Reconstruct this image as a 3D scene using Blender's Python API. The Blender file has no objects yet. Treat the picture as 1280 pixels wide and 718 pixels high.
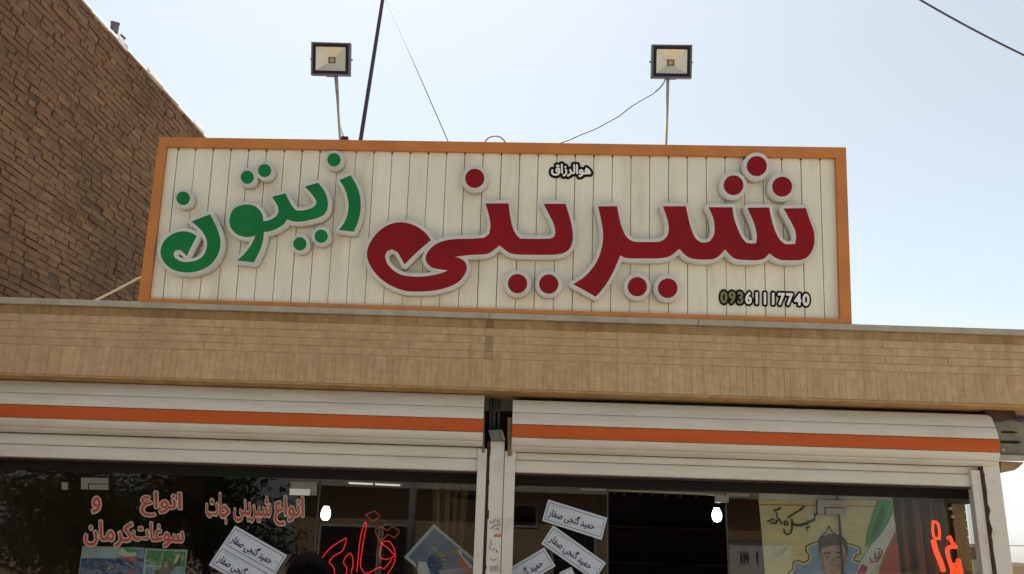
import bpy, bmesh, math, random
import numpy as np
from mathutils import Vector, Matrix
random.seed(7)
R = math.radians
sc = bpy.context.scene
col = sc.collection

# ------------------------------------------------------------------ camera, sky, sun, exposure
W0, H0, FPX = 1280.0, 718.0, 1100.0
TILT, ROLL = R(17.0), R(1.8)
CAM = Vector((0.0, -6.5, 1.65))
_f = Vector((0, math.cos(TILT), math.sin(TILT)))
_r0 = Vector((1, 0, 0))
_u0 = Vector((0, -math.sin(TILT), math.cos(TILT)))
RT = math.cos(ROLL) * _r0 + math.sin(ROLL) * _u0
UP = -math.sin(ROLL) * _r0 + math.cos(ROLL) * _u0
cd = bpy.data.cameras.new('camera')
cd.sensor_width = 36.0
cd.lens = 36.0 * FPX / W0
cd.clip_start, cd.clip_end = 0.05, 3000
cam = bpy.data.objects.new('camera', cd)
m3 = Matrix((RT, UP, -_f)).transposed()
cam.matrix_world = Matrix.Translation(CAM) @ m3.to_4x4()
col.objects.link(cam)
sc.camera = cam

SUN_EL, SUN_AZ = R(64), R(-12)           # azimuth from +y (behind the shop), negative = towards -x
w = bpy.data.worlds.new('World'); sc.world = w; w.use_nodes = True
wn, wl = w.node_tree.nodes, w.node_tree.links
sky = wn.new('ShaderNodeTexSky'); sky.sky_type = 'NISHITA'; sky.sun_disc = False
sky.sun_elevation = SUN_EL; sky.sun_rotation = SUN_AZ
sky.altitude = 1700; sky.air_density = 1.0; sky.dust_density = 5.0; sky.ozone_density = 0.3
bg = wn['Background']; bg.inputs['Strength'].default_value = 0.075
hs = wn.new('ShaderNodeHueSaturation'); hs.inputs['Hue'].default_value = .468; hs.inputs['Saturation'].default_value = .44   # pale desert haze
wl.new(sky.outputs[0], hs.inputs['Color']); wl.new(hs.outputs[0], bg.inputs['Color'])
sd = bpy.data.lights.new('sun', 'SUN'); sd.energy = 4.7; sd.angle = R(0.5); sd.color = (1.0, .95, .87)
sun = bpy.data.objects.new('sun', sd); col.objects.link(sun)
sdir = Vector((math.sin(SUN_AZ) * math.cos(SUN_EL), math.cos(SUN_AZ) * math.cos(SUN_EL), math.sin(SUN_EL)))
sun.rotation_euler = (-sdir).to_track_quat('-Z', 'Y').to_euler()
vs = sc.view_settings
vs.view_transform = 'Standard'; vs.look = 'None'; vs.gamma = 1.0; vs.use_curve_mapping = False
vs.exposure = 1.30
sc.render.engine = 'CYCLES'
sc.cycles.max_bounces = 7; sc.cycles.transparent_max_bounces = 12
sc.cycles.caustics_reflective = False; sc.cycles.caustics_refractive = False
sc.cycles.sample_clamp_indirect = 4.0

# ------------------------------------------------------------------ placing by survey of the photograph
def ray(px, py):
    return _f + RT * ((px - W0 / 2) / FPX) + UP * ((H0 / 2 - py) / FPX)
def P(px, py, y):
    d = ray(px, py); t = (y - CAM.y) / d.y
    return CAM + d * t
def PX(px, py, x):
    d = ray(px, py); t = (x - CAM.x) / d.x
    return CAM + d * t
ZTOP = P(640, 393, 0).z                   # top of the parapet coping
LEAN = R(6.0)
S_N = Vector((0, -math.cos(LEAN), -math.sin(LEAN)))
S_U = Vector((1, 0, 0))
S_V = S_N.cross(S_U) * -1
if S_V.z < 0: S_V = -S_V
S_O = Vector((0, 0.02, ZTOP))
def SP(px, py, off=0.0):
    d = ray(px, py); o = S_O + S_N * off
    t = (o - CAM).dot(S_N) / d.dot(S_N)
    return CAM + d * t

# ------------------------------------------------------------------ materials
MATS = {}
def mat(name, c, rough=0.6, var=0.08, scale=6.0, bump=0.0, bscale=60.0, metal=0.0, spec=0.5, dirt=None, dirt_amt=0.5, dscale=3.0, stretch=None, coat=0.0):
    m = bpy.data.materials.new(name); m.use_nodes = True
    n, l = m.node_tree.nodes, m.node_tree.links
    b = n['Principled BSDF']
    b.inputs['Roughness'].default_value = rough; b.inputs['Metallic'].default_value = metal
    b.inputs['Specular IOR Level'].default_value = spec
    if coat: b.inputs['Coat Weight'].default_value = coat
    tc = n.new('ShaderNodeTexCoord'); vec = tc.outputs['Object']
    if stretch:
        mp = n.new('ShaderNodeMapping'); mp.inputs['Scale'].default_value = stretch
        l.new(vec, mp.inputs['Vector']); vec = mp.outputs[0]
    no = n.new('ShaderNodeTexNoise'); no.inputs['Scale'].default_value = scale; no.inputs['Detail'].default_value = 5
    l.new(vec, no.inputs['Vector'])
    mr = n.new('ShaderNodeMapRange'); mr.inputs['From Min'].default_value = .25; mr.inputs['From Max'].default_value = .75
    mr.inputs['To Min'].default_value = 1 - var; mr.inputs['To Max'].default_value = 1 + var
    l.new(no.outputs['Fac'], mr.inputs['Value'])
    mx = n.new('ShaderNodeVectorMath'); mx.operation = 'SCALE'; mx.inputs[0].default_value = c[:3]
    l.new(mr.outputs[0], mx.inputs['Scale']); out = mx.outputs[0]
    if dirt:
        dn = n.new('ShaderNodeTexNoise'); dn.inputs['Scale'].default_value = dscale; dn.inputs['Detail'].default_value = 8; dn.inputs['Roughness'].default_value = .65
        l.new(vec, dn.inputs['Vector'])
        dr = n.new('ShaderNodeMapRange'); dr.inputs['From Min'].default_value = .48; dr.inputs['From Max'].default_value = .72
        dr.inputs['To Min'].default_value = 0; dr.inputs['To Max'].default_value = dirt_amt
        l.new(dn.outputs['Fac'], dr.inputs['Value'])
        mm = n.new('ShaderNodeMix'); mm.data_type = 'RGBA'
        l.new(dr.outputs[0], mm.inputs[0]); l.new(out, mm.inputs[6]); mm.inputs[7].default_value = (*dirt, 1); out = mm.outputs[2]
    l.new(out, b.inputs['Base Color'])
    if bump:
        bn = n.new('ShaderNodeTexNoise'); bn.inputs['Scale'].default_value = bscale; bn.inputs['Detail'].default_value = 6
        l.new(vec, bn.inputs['Vector'])
        bp = n.new('ShaderNodeBump'); bp.inputs['Strength'].default_value = bump; bp.inputs['Distance'].default_value = .01
        l.new(bn.outputs['Fac'], bp.inputs['Height']); l.new(bp.outputs[0], b.inputs['Normal'])
    MATS[name] = m
    return m
def emis(name, c, s, base=(.8, .8, .8)):
    m = bpy.data.materials.new(name); m.use_nodes = True
    b = m.node_tree.nodes['Principled BSDF']
    b.inputs['Base Color'].default_value = (*base, 1)
    b.inputs['Emission Color'].default_value = (*c, 1); b.inputs['Emission Strength'].default_value = s
    return m
def brickmat(name, cols, rough=.85, bump=.6, bscale=45., stain=None, stain_amt=.6, streak=None, patch_=0.0):
    m = bpy.data.materials.new(name); m.use_nodes = True
    n, l = m.node_tree.nodes, m.node_tree.links
    b = n['Principled BSDF']; b.inputs['Roughness'].default_value = rough; b.inputs['Specular IOR Level'].default_value = .25
    at = n.new('ShaderNodeAttribute'); at.attribute_name = 'rnd'
    cr = n.new('ShaderNodeValToRGB')
    while len(cr.color_ramp.elements) < len(cols): cr.color_ramp.elements.new(.5)
    for i, c in enumerate(cols):
        e = cr.color_ramp.elements[i]; e.position = i / (len(cols) - 1); e.color = (*c, 1)
    l.new(at.outputs['Fac'], cr.inputs['Fac'])
    tc = n.new('ShaderNodeTexCoord')
    no = n.new('ShaderNodeTexNoise'); no.inputs['Scale'].default_value = 14; no.inputs['Detail'].default_value = 8; no.inputs['Roughness'].default_value = .7
    l.new(tc.outputs['Object'], no.inputs['Vector'])
    mr = n.new('ShaderNodeMapRange'); mr.inputs['From Min'].default_value = .2; mr.inputs['From Max'].default_value = .8
    mr.inputs['To Min'].default_value = .68; mr.inputs['To Max'].default_value = 1.28
    l.new(no.outputs['Fac'], mr.inputs['Value'])
    mx = n.new('ShaderNodeVectorMath'); mx.operation = 'SCALE'
    l.new(cr.outputs[0], mx.inputs[0]); l.new(mr.outputs[0], mx.inputs['Scale']); out = mx.outputs[0]
    if stain:
        mp = n.new('ShaderNodeMapping'); mp.inputs['Scale'].default_value = (.9, .9, .35) if stain_amt < .9 else (1, 1, 1)
        l.new(tc.outputs['Object'], mp.inputs['Vector'])
        dn = n.new('ShaderNodeTexNoise'); dn.inputs['Scale'].default_value = 2.2; dn.inputs['Detail'].default_value = 9; dn.inputs['Roughness'].default_value = .7
        l.new(mp.outputs[0], dn.inputs['Vector'])
        dr = n.new('ShaderNodeMapRange'); dr.inputs['From Min'].default_value = .5; dr.inputs['From Max'].default_value = .75
        dr.inputs['To Max'].default_value = stain_amt
        l.new(dn.outputs['Fac'], dr.inputs['Value'])
        mm = n.new('ShaderNodeMix'); mm.data_type = 'RGBA'
        l.new(dr.outputs[0], mm.inputs[0]); l.new(out, mm.inputs[6]); mm.inputs[7].default_value = (*stain, 1); out = mm.outputs[2]
    if streak:                                            # rain runs: narrow across, long downwards
        mp2 = n.new('ShaderNodeMapping'); mp2.inputs['Scale'].default_value = (9, 9, .9)
        l.new(tc.outputs['Object'], mp2.inputs['Vector'])
        sn = n.new('ShaderNodeTexNoise'); sn.inputs['Scale'].default_value = 1.6; sn.inputs['Detail'].default_value = 7; sn.inputs['Roughness'].default_value = .6
        l.new(mp2.outputs[0], sn.inputs['Vector'])
        sr = n.new('ShaderNodeMapRange'); sr.inputs['From Min'].default_value = .52; sr.inputs['From Max'].default_value = .72; sr.inputs['To Max'].default_value = .6
        l.new(sn.outputs['Fac'], sr.inputs['Value'])
        m4 = n.new('ShaderNodeMix'); m4.data_type = 'RGBA'
        l.new(sr.outputs[0], m4.inputs[0]); l.new(out, m4.inputs[6]); m4.inputs[7].default_value = (*streak, 1); out = m4.outputs[2]
    if patch_:                                            # broad uneven tone of old brick
        pn = n.new('ShaderNodeTexNoise'); pn.inputs['Scale'].default_value = .9; pn.inputs['Detail'].default_value = 4
        l.new(tc.outputs['Object'], pn.inputs['Vector'])
        pr = n.new('ShaderNodeMapRange'); pr.inputs['From Min'].default_value = .3; pr.inputs['From Max'].default_value = .7
        pr.inputs['To Min'].default_value = 1 - patch_; pr.inputs['To Max'].default_value = 1 + patch_
        l.new(pn.outputs['Fac'], pr.inputs['Value'])
        ps = n.new('ShaderNodeVectorMath'); ps.operation = 'SCALE'
        l.new(out, ps.inputs[0]); l.new(pr.outputs[0], ps.inputs['Scale']); out = ps.outputs[0]
    l.new(out, b.inputs['Base Color'])
    bn = n.new('ShaderNodeTexNoise'); bn.inputs['Scale'].default_value = bscale; bn.inputs['Detail'].default_value = 7
    l.new(tc.outputs['Object'], bn.inputs['Vector'])
    bp = n.new('ShaderNodeBump'); bp.inputs['Strength'].default_value = bump; bp.inputs['Distance'].default_value = .012
    l.new(bn.outputs['Fac'], bp.inputs['Height']); l.new(bp.outputs[0], b.inputs['Normal'])
    return m

M_ORANGE = mat('orange_paint', (.49, .165, .024), .45, .10, 5, .15, 30, dirt=(.28, .10, .03), dirt_amt=.45)
M_PANEL = mat('sign_panel_white', (.70, .675, .57), .5, .06, 2.5, .12, 3, dirt=(.47, .42, .30), dirt_amt=.5, dscale=2.2, stretch=(2.5, 2.5, .5))
M_GROOVE = mat('groove_grey', (.46, .43, .36), .8)
M_LBODY = mat('letter_white_plastic', (.57, .56, .535), .3, .05, 6, .06, 25, dirt=(.36, .33, .28), dirt_amt=.4, dscale=7)
M_RED = mat('red_acrylic', (.215, .0012, .004), .2, .16, 4, .2, 18, dirt=(.15, .001, .003), dirt_amt=.5, spec=.14)
M_GREEN = mat('green_acrylic', (.002, .155, .034), .2, .16, 4, .2, 18, spec=.16)
M_BLACK = mat('black_vinyl', (.008, .007, .011), .8, spec=.1)
M_WHITE = mat('white_vinyl', (.74, .73, .71), .45, .04)
M_OLIVE = mat('faded_olive_vinyl', (.17, .155, .06), .5, .3, 20)
M_GREYV = mat('faded_grey_vinyl', (.35, .33, .34), .5, .2, 20)
M_BRICK_OLD = brickmat('old_brown_brick', [(.145, .077, .041), (.17, .093, .049), (.187, .105, .055), (.205, .117, .061), (.245, .148, .08)], bump=.8, stain=(.14, .075, .04), stain_amt=.6, patch_=.22)
M_MORTAR_OLD = mat('old_mud_mortar', (.12, .075, .048), .95, .3, 12, .8, 40)
M_BRICK_TAN = brickmat('tan_facing_brick', [(.20, .13, .08), (.43, .295, .168), (.445, .305, .176), (.46, .318, .184), (.475, .33, .194)], bump=.28, bscale=70, stain=(.31, .20, .10), stain_amt=.7, streak=(.30, .20, .11), patch_=.07)
M_BRICK_STAIN = brickmat('stained_tan_brick', [(.14, .085, .045), (.29, .18, .078), (.33, .21, .10), (.37, .24, .118)], bump=.3, bscale=70, stain=(.13, .08, .035), stain_amt=.8, streak=(.16, .10, .055), patch_=.15)
M_MORTAR_TAN = mat('tan_mortar', (.40, .30, .19), .95, .2, 20)
M_LIP = mat('ochre_edge', (.40, .245, .105), .85, .2, 8, .3, 40, dirt=(.24, .13, .05), dirt_amt=.6, dscale=6)
M_CEMENT = mat('grey_cement_coping', (.37, .335, .27), .9, .15, 8, .4, 50, dirt=(.22, .19, .145), dirt_amt=.5)
M_SLAT = mat('white_shutter_paint', (.60, .57, .505), .45, .07, 4, .18, 5, spec=.35, dirt=(.36, .30, .22), dirt_amt=.55, dscale=4, stretch=(.35, 1, 2))
M_SLAT_O = mat('orange_shutter_paint', (.47, .085, .013), .55, .08, 4, .12, 5, spec=.25, dirt=(.33, .055, .008), dirt_amt=.4, stretch=(.3, 1, 3))
M_POST = mat('white_post_paint', (.62, .58, .53), .5, .07, 5, .12, 30, dirt=(.34, .28, .22), dirt_amt=.55, dscale=5)
M_RUST = mat('dark_rust', (.05, .022, .016), .9, .4, 20, .5, 40)
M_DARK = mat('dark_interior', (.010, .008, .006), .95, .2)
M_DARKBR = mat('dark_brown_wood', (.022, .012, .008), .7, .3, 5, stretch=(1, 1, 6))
M_STEEL = mat('dull_steel', (.23, .22, .20), .5, .15, 12, .1, 40, metal=.3, dirt=(.10, .07, .05), dirt_amt=.5)
M_STEEL_L = mat('patch_fitting_metal', (.17, .16, .135), .45, .12, 12, metal=.35)
M_CURT = mat('brown_curtain', (.15, .095, .045), .9, .2, 8)
M_GLASSEDGE = mat('glass_edge_seal', (.05, .055, .05), .5, spec=.2)
M_GALV = mat('galvanised_pole', (.42, .38, .34), .7, .15, 14, .15, 40, metal=0, spec=.2, dirt=(.2, .15, .12), dirt_amt=.5)
M_LAMPFR = mat('floodlight_black', (.012, .012, .022), .5, spec=.2)
M_LAMPRIM = mat('floodlight_grey_rim', (.11, .108, .135), .5, spec=.3)
M_REFL = mat('floodlight_reflector', (.60, .62, .55), .42, .05, metal=.35)
M_CHIP = mat('led_chip_yellow', (.42, .33, .09), .4)
M_MAST = mat('purple_mast_paint', (.045, .018, .060), .5, .15)
M_CABLE = mat('dark_cable', (.035, .03, .04), .6)
M_CABLE_G = mat('grey_cable', (.20, .18, .17), .6)
M_ROPE = mat('pale_rope', (.42, .34, .25), .9)
M_CAPW = mat('glow_white_coping', (.78, .76, .74), .9, .12, 9, .5, 30)  # white coping whose colour also carries the sky glow on its edge
M_PIPE = mat('grey_flue_pipe', (.11, .11, .14), .6, .2)
M_ASPH = mat('asphalt', (.055, .053, .05), .95, .2, 40, .4, 200)
M_PAVE = mat('concrete_paving', (.34, .29, .22), .9, .15, 10, .3, 80)
M_ROOF = mat('roof_membrane', (.12, .115, .11), .9)
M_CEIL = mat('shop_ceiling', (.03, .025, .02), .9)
M_STICK = mat('sticker_paper', (.50, .54, .60), .5, .05)
M_INK = mat('navy_ink', (.020, .018, .075), .6)
M_CREAM = mat('cream_vinyl', (.42, .35, .265), .5)
M_REDV = mat('red_vinyl', (.34, .038, .02), .5, .15, 30)

# thin glass: reflects like glass from outside, lets the rest through
M_GLASS = bpy.data.materials.new('window_glass'); M_GLASS.use_nodes = True
_n, _l = M_GLASS.node_tree.nodes, M_GLASS.node_tree.links
_n.remove(_n['Principled BSDF'])
_fr = _n.new('ShaderNodeFresnel'); _fr.inputs['IOR'].default_value = 1.5
_ge = _n.new('ShaderNodeNewGeometry')
_sub = _n.new('ShaderNodeMath'); _sub.operation = 'SUBTRACT'; _sub.inputs[0].default_value = 1.0
_l.new(_ge.outputs['Backfacing'], _sub.inputs[1])
_mul = _n.new('ShaderNodeMath'); _mul.operation = 'MULTIPLY'
_l.new(_fr.outputs[0], _mul.inputs[0]); _l.new(_sub.outputs[0], _mul.inputs[1])
_tr = _n.new('ShaderNodeBsdfTransparent'); _tr.inputs[0].default_value = (.86, .88, .86, 1)
_gl = _n.new('ShaderNodeBsdfGlossy'); _gl.inputs['Roughness'].default_value = .012
_mx = _n.new('ShaderNodeMixShader')
_l.new(_mul.outputs[0], _mx.inputs[0]); _l.new(_tr.outputs[0], _mx.inputs[1]); _l.new(_gl.outputs[0], _mx.inputs[2])
_l.new(_mx.outputs[0], _n['Material Output'].inputs['Surface'])

# ------------------------------------------------------------------ mesh helpers
class MB:
    def __init__(s): s.v, s.f, s.m, s.r = [], [], [], []
    def quad(s, pts, mi=0, rnd=0.0):
        b = len(s.v); s.v += [tuple(p) for p in pts]; s.f.append(tuple(range(b, b + len(pts)))); s.m.append(mi); s.r.append(rnd)
    def hexa(s, p, mi=0, rnd=0.0):        # p: 4 corners of one face then 4 of the opposite
        b = len(s.v); s.v += [tuple(q) for q in p]
        for f in ((0, 1, 2, 3), (7, 6, 5, 4), (0, 4, 5, 1), (1, 5, 6, 2), (2, 6, 7, 3), (3, 7, 4, 0)):
            s.f.append(tuple(b + i for i in f)); s.m.append(mi); s.r.append(rnd)
    def box(s, x0, x1, y0, y1, z0, z1, mi=0, rnd=0.0):
        s.hexa([(x0, y0, z0), (x1, y0, z0), (x1, y0, z1), (x0, y0, z1), (x0, y1, z0), (x1, y1, z0), (x1, y1, z1), (x0, y1, z1)], mi, rnd)
    def tube(s, pts, r, n=8, mi=0, cap=True):
        pts = [Vector(p) for p in pts]; b = len(s.v); k = len(pts)
        rs = r if isinstance(r, (list, tuple)) else [r] * k
        prev = None
        for i, p in enumerate(pts):
            t = (pts[min(i + 1, k - 1)] - pts[max(i - 1, 0)])
            t = t.normalized() if t.length > 1e-9 else Vector((0, 0, 1))
            if prev is None:
                a = Vector((0, 0, 1)) if abs(t.z) < .9 else Vector((1, 0, 0))
                u = t.cross(a).normalized()
            else:
                u = (prev - t * prev.dot(t)).normalized()
            prev = u; v = t.cross(u)
            for j in range(n):
                an = 2 * math.pi * j / n
                s.v.append(tuple(p + (u * math.cos(an) + v * math.sin(an)) * rs[i]))
        for i in range(k - 1):
            for j in range(n):
                s.f.append((b + i * n + j, b + i * n + (j + 1) % n, b + (i + 1) * n + (j + 1) % n, b + (i + 1) * n + j)); s.m.append(mi); s.r.append(0)
        if cap:
            s.f.append(tuple(b + j for j in reversed(range(n)))); s.m.append(mi); s.r.append(0)
            s.f.append(tuple(b + (k - 1) * n + j for j in range(n))); s.m.append(mi); s.r.append(0)
    def prism(s, prof, x0, x1, mi=0):      # prof: list of (y,z) closed
        k = len(prof); b = len(s.v)
        s.v += [(x0, y, z) for y, z in prof] + [(x1, y, z) for y, z in prof]
        for i in range(k):
            j = (i + 1) % k
            s.f.append((b + i, b + j, b + k + j, b + k + i)); s.m.append(mi); s.r.append(0)
        s.f.append(tuple(b + i for i in reversed(range(k)))); s.m.append(mi); s.r.append(0)
        s.f.append(tuple(b + k + i for i in range(k))); s.m.append(mi); s.r.append(0)
    def lathe(s, c, prof, n=20, mi=0):     # prof (r,z) about vertical axis at c
        b = len(s.v); c = Vector(c)
        for r, z in prof:
            for j in range(n):
                a = 2 * math.pi * j / n
                s.v.append((c.x + r * math.cos(a), c.y + r * math.sin(a), c.z + z))
        for i in range(len(prof) - 1):
            for j in range(n):
                s.f.append((b + i * n + j, b + i * n + (j + 1) % n, b + (i + 1) * n + (j + 1) % n, b + (i + 1) * n + j)); s.m.append(mi); s.r.append(0)
    def build(s, name, mats, parent=None, smooth=False, bevel=0.0, fixn=True):
        me = bpy.data.meshes.new(name); me.from_pydata(s.v, [], s.f)
        if not isinstance(mats, (list, tuple)): mats = [mats]
        for m in mats: me.materials.append(m)
        me.polygons.foreach_set('material_index', s.m)
        a = me.attributes.new('rnd', 'FLOAT', 'FACE'); a.data.foreach_set('value', s.r)
        if fixn:
            bm = bmesh.new(); bm.from_mesh(me); bmesh.ops.recalc_face_normals(bm, faces=bm.faces); bm.to_mesh(me); bm.free()
        if smooth: me.polygons.foreach_set('use_smooth', [True] * len(me.polygons))
        return link(name, me, parent, bevel)
def link(name, me, parent=None, bevel=0.0):
    o = bpy.data.objects.new(name, me); col.objects.link(o)
    if parent is not None:
        o.parent = parent; o.matrix_parent_inverse = parent_world(parent).inverted()
    if bevel:
        md = o.modifiers.new('bevel', 'BEVEL'); md.width = bevel; md.segments = 2; md.limit_method = 'ANGLE'
    return o
def parent_world(o):
    mw = Matrix.LocRotScale(o.location, o.rotation_euler, o.scale)
    if o.parent: mw = parent_world(o.parent) @ o.matrix_parent_inverse @ mw
    return mw
def tag(o, label=None, cat=None, group=None, kind=None):
    if label: o['label'] = label
    if cat: o['category'] = cat
    if group: o['group'] = group
    if kind: o['kind'] = kind
    return o
def empty(name, loc=(0, 0, 0), label=None, cat=None, group=None):
    o = bpy.data.objects.new(name, None); o.location = loc; o.empty_display_size = .1; col.objects.link(o)
    return tag(o, label, cat, group)

# ------------------------------------------------------------------ outlines: signed distance, contours, filled shapes
def smooth_loop(pts, closed=True, sub=4, corner=38):
    pts = [np.array(p, float) for p in pts]; n = len(pts); out = []
    def is_corner(i):
        a = pts[i] - pts[(i - 1) % n]; b = pts[(i + 1) % n] - pts[i]
        ang = math.degrees(math.acos(max(-1, min(1, a.dot(b) / (np.linalg.norm(a) * np.linalg.norm(b) + 1e-9)))))
        return ang > corner
    cor = [is_corner(i) for i in range(n)]
    for i in range(n):
        j = (i + 1) % n
        p1, p2 = pts[i], pts[j]
        t1 = (p2 - p1) if cor[i] else (pts[j] - pts[(i - 1) % n]) / 2
        t2 = (p2 - p1) if cor[j] else (pts[(j + 1) % n] - pts[i]) / 2
        L = np.linalg.norm(p2 - p1)
        for t in (t1, t2):
            q = np.linalg.norm(t)
            if q > L: t *= L / q
        for k in range(sub):
            u = k / sub
            h = (2*u**3 - 3*u**2 + 1) * p1 + (u**3 - 2*u**2 + u) * t1 + (-2*u**3 + 3*u**2) * p2 + (u**3 - u**2) * t2
            out.append(tuple(h))
    return out
def sdf_island(loops, X, Y):
    d2 = np.full(X.shape, 1e18); ins = np.zeros(X.shape, bool)
    for lp in loops:
        a = np.array(lp); b = np.roll(a, -1, 0)
        for (x0, y0), (x1, y1) in zip(a, b):
            dx, dy = x1 - x0, y1 - y0; q = dx * dx + dy * dy + 1e-18
            t = np.clip(((X - x0) * dx + (Y - y0) * dy) / q, 0, 1)
            d2 = np.minimum(d2, (X - x0 - t * dx) ** 2 + (Y - y0 - t * dy) ** 2)
            if y0 != y1:
                cnd = (Y >= min(y0, y1)) & (Y < max(y0, y1))
                ins ^= cnd & (X < x0 + (Y - y0) * dx / (y1 - y0))
    return np.where(ins, -np.sqrt(d2), np.sqrt(d2))
def contours(F, x0, y0, st, level):
    G = F - level; ny, nx = G.shape; pt = {}; nxt = {}
    def key(i, j, h):
        k = (i, j, h)
        if k not in pt:
            a = G[j, i]; b = G[j, i + 1] if h else G[j + 1, i]
            t = a / (a - b) if a != b else .5
            pt[k] = (x0 + (i + (t if h else 0)) * st, y0 + (j + (0 if h else t)) * st)
        return k
    S = G < 0
    cells = np.argwhere((S[:-1, :-1] != S[1:, 1:]) | (S[:-1, :-1] != S[:-1, 1:]) | (S[:-1, :-1] != S[1:, :-1]))
    for j, i in cells:
        a, b, c, d = S[j, i], S[j, i + 1], S[j + 1, i + 1], S[j + 1, i]
        e = {'B': (i, j, True), 'R': (i + 1, j, False), 'T': (i, j + 1, True), 'L': (i, j, False)}
        code = a + 2 * b + 4 * c + 8 * d
        tb = {1: ['LB'], 2: ['BR'], 3: ['LR'], 4: ['RT'], 5: ['LB', 'RT'], 6: ['BT'], 7: ['LT'], 8: ['TL'], 9: ['TB'], 10: ['BR', 'TL'], 11: ['TR'], 12: ['RL'], 13: ['RB'], 14: ['BL']}[int(code)]
        for s in tb:
            k1, k2 = key(*e[s[0]]), key(*e[s[1]])
            nxt.setdefault(k1, []).append(k2); nxt.setdefault(k2, []).append(k1)
    loops, seen = [], set()
    for k in nxt:
        if k in seen: continue
        lp, cur, prev = [], k, None
        while cur not in seen:
            seen.add(cur); lp.append(pt[cur])
            q = [x for x in nxt[cur] if x != prev and x not in seen]
            if not q: break
            prev, cur = cur, q[0]
        if len(lp) > 5: loops.append(simplify(lp, st * .06))
    return loops
def simplify(lp, tol):
    a = np.array(lp); n = len(a); keep = [0, n // 2]
    def rec(i, j):
        if j - i < 2: return
        p, q = a[i], a[j % n]; d = q - p; L = np.hypot(*d) + 1e-12
        k = np.arange(i + 1, j); r = a[k % n] - p
        dist = np.abs(r[:, 0] * d[1] - r[:, 1] * d[0]) / L
        m = int(dist.argmax())
        if dist[m] > tol:
            keep.append(int(k[m])); rec(i, int(k[m])); rec(int(k[m]), j)
    rec(0, n // 2); rec(n // 2, n)
    return [tuple(a[i]) for i in sorted(set(keep))]
def grow(islands, level, st, pad=None):
    allp = np.array([p for isl in islands for lp in isl for p in lp])
    pad = (abs(max(level if isinstance(level, (list, tuple)) else [level])) + 3 * st) if pad is None else pad
    x0, y0 = allp.min(0) - pad; x1, y1 = allp.max(0) + pad
    X, Y = np.meshgrid(np.arange(x0, x1 + st, st), np.arange(y0, y1 + st, st))
    F = np.full(X.shape, 1e9)
    for isl in islands: F = np.minimum(F, sdf_island(isl, X, Y))
    lv = level if isinstance(level, (list, tuple)) else [level]
    return [contours(F, x0, y0, st, v) for v in lv]
def fill_mesh(name, loops, thick):
    """a filled flat solid of loops (holes by even-odd), z from 0 to thick"""
    cu = bpy.data.curves.new('outline', 'CURVE'); cu.dimensions = '2D'; cu.fill_mode = 'BOTH'; cu.extrude = thick / 2
    for lp in loops:
        sp = cu.splines.new('POLY'); sp.points.add(len(lp) - 1)
        for i, (x, y) in enumerate(lp): sp.points[i].co = (x, y, 0, 1)
        sp.use_cyclic_u = True
    o = bpy.data.objects.new('outline', cu); col.objects.link(o)
    dg = bpy.context.evaluated_depsgraph_get(); dg.update()
    me = bpy.data.meshes.new_from_object(o.evaluated_get(dg))
    bpy.data.objects.remove(o); bpy.data.curves.remove(cu)
    me.name = name
    for v in me.vertices: v.co.z += thick / 2
    return me
def solid(name, loops, mapf, thick, m, parent=None, z0=0.0, scale=.01):
    """loops in picture units, mapped on a plane by mapf(px,py,height)"""
    lo = [[(x * scale, y * scale) for x, y in lp] for lp in loops]
    me = fill_mesh(name, lo, thick)
    for v in me.vertices: v.co = mapf(v.co.x / scale, v.co.y / scale, z0 + v.co.z)
    bm = bmesh.new(); bm.from_mesh(me); bmesh.ops.remove_doubles(bm, verts=bm.verts, dist=1e-5)
    bmesh.ops.recalc_face_normals(bm, faces=bm.faces); bm.to_mesh(me); bm.free()
    me.materials.clear(); me.materials.append(m)
    me.polygons.foreach_set('material_index', [0] * len(me.polygons))
    return link(name, me, parent)
def on_sign(face):                         # outline measured at height `face` over the panel, extruded along its normal
    return lambda x, y, z: SP(x, y, face) + S_N * (z - face)
def on_wall(y):                            # vertical plane facing the street
    return lambda px, py, z: P(px, py, y) + Vector((0, -z, 0))

SHAPES = {'ا': ('FE8D', 'FE8E', 'FE8D', 'FE8E'), 'ب': ('FE8F', 'FE90', 'FE91', 'FE92'), 'ت': ('FE95', 'FE96', 'FE97', 'FE98'),
 'ج': ('FE9D', 'FE9E', 'FE9F', 'FEA0'), 'ح': ('FEA1', 'FEA2', 'FEA3', 'FEA4'), 'د': ('FEA9', 'FEAA', 'FEA9', 'FEAA'), 'ر': ('FEAD', 'FEAE', 'FEAD', 'FEAE'),
 'ز': ('FEAF', 'FEB0', 'FEAF', 'FEB0'), 'س': ('FEB1', 'FEB2', 'FEB3', 'FEB4'), 'ش': ('FEB5', 'FEB6', 'FEB7', 'FEB8'), 'ص': ('FEB9', 'FEBA', 'FEBB', 'FEBC'),
 'ع': ('FEC9', 'FECA', 'FECB', 'FECC'), 'غ': ('FECD', 'FECE', 'FECF', 'FED0'), 'ف': ('FED1', 'FED2', 'FED3', 'FED4'), 'ق': ('FED5', 'FED6', 'FED7', 'FED8'),
 'ک': ('FB8E', 'FB8F', 'FB90', 'FB91'), 'گ': ('FB92', 'FB93', 'FB94', 'FB95'), 'ل': ('FEDD', 'FEDE', 'FEDF', 'FEE0'), 'م': ('FEE1', 'FEE2', 'FEE3', 'FEE4'),
 'ن': ('FEE5', 'FEE6', 'FEE7', 'FEE8'), 'ه': ('FEE9', 'FEEA', 'FEEB', 'FEEC'), 'و': ('FEED', 'FEEE', 'FEED', 'FEEE'), 'ی': ('FBFC', 'FBFD', 'FBFE', 'FBFF'), 'آ': ('FE81', 'FE82', 'FE81', 'FE82')}
NONJ = set('ادرزوآ')
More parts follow.
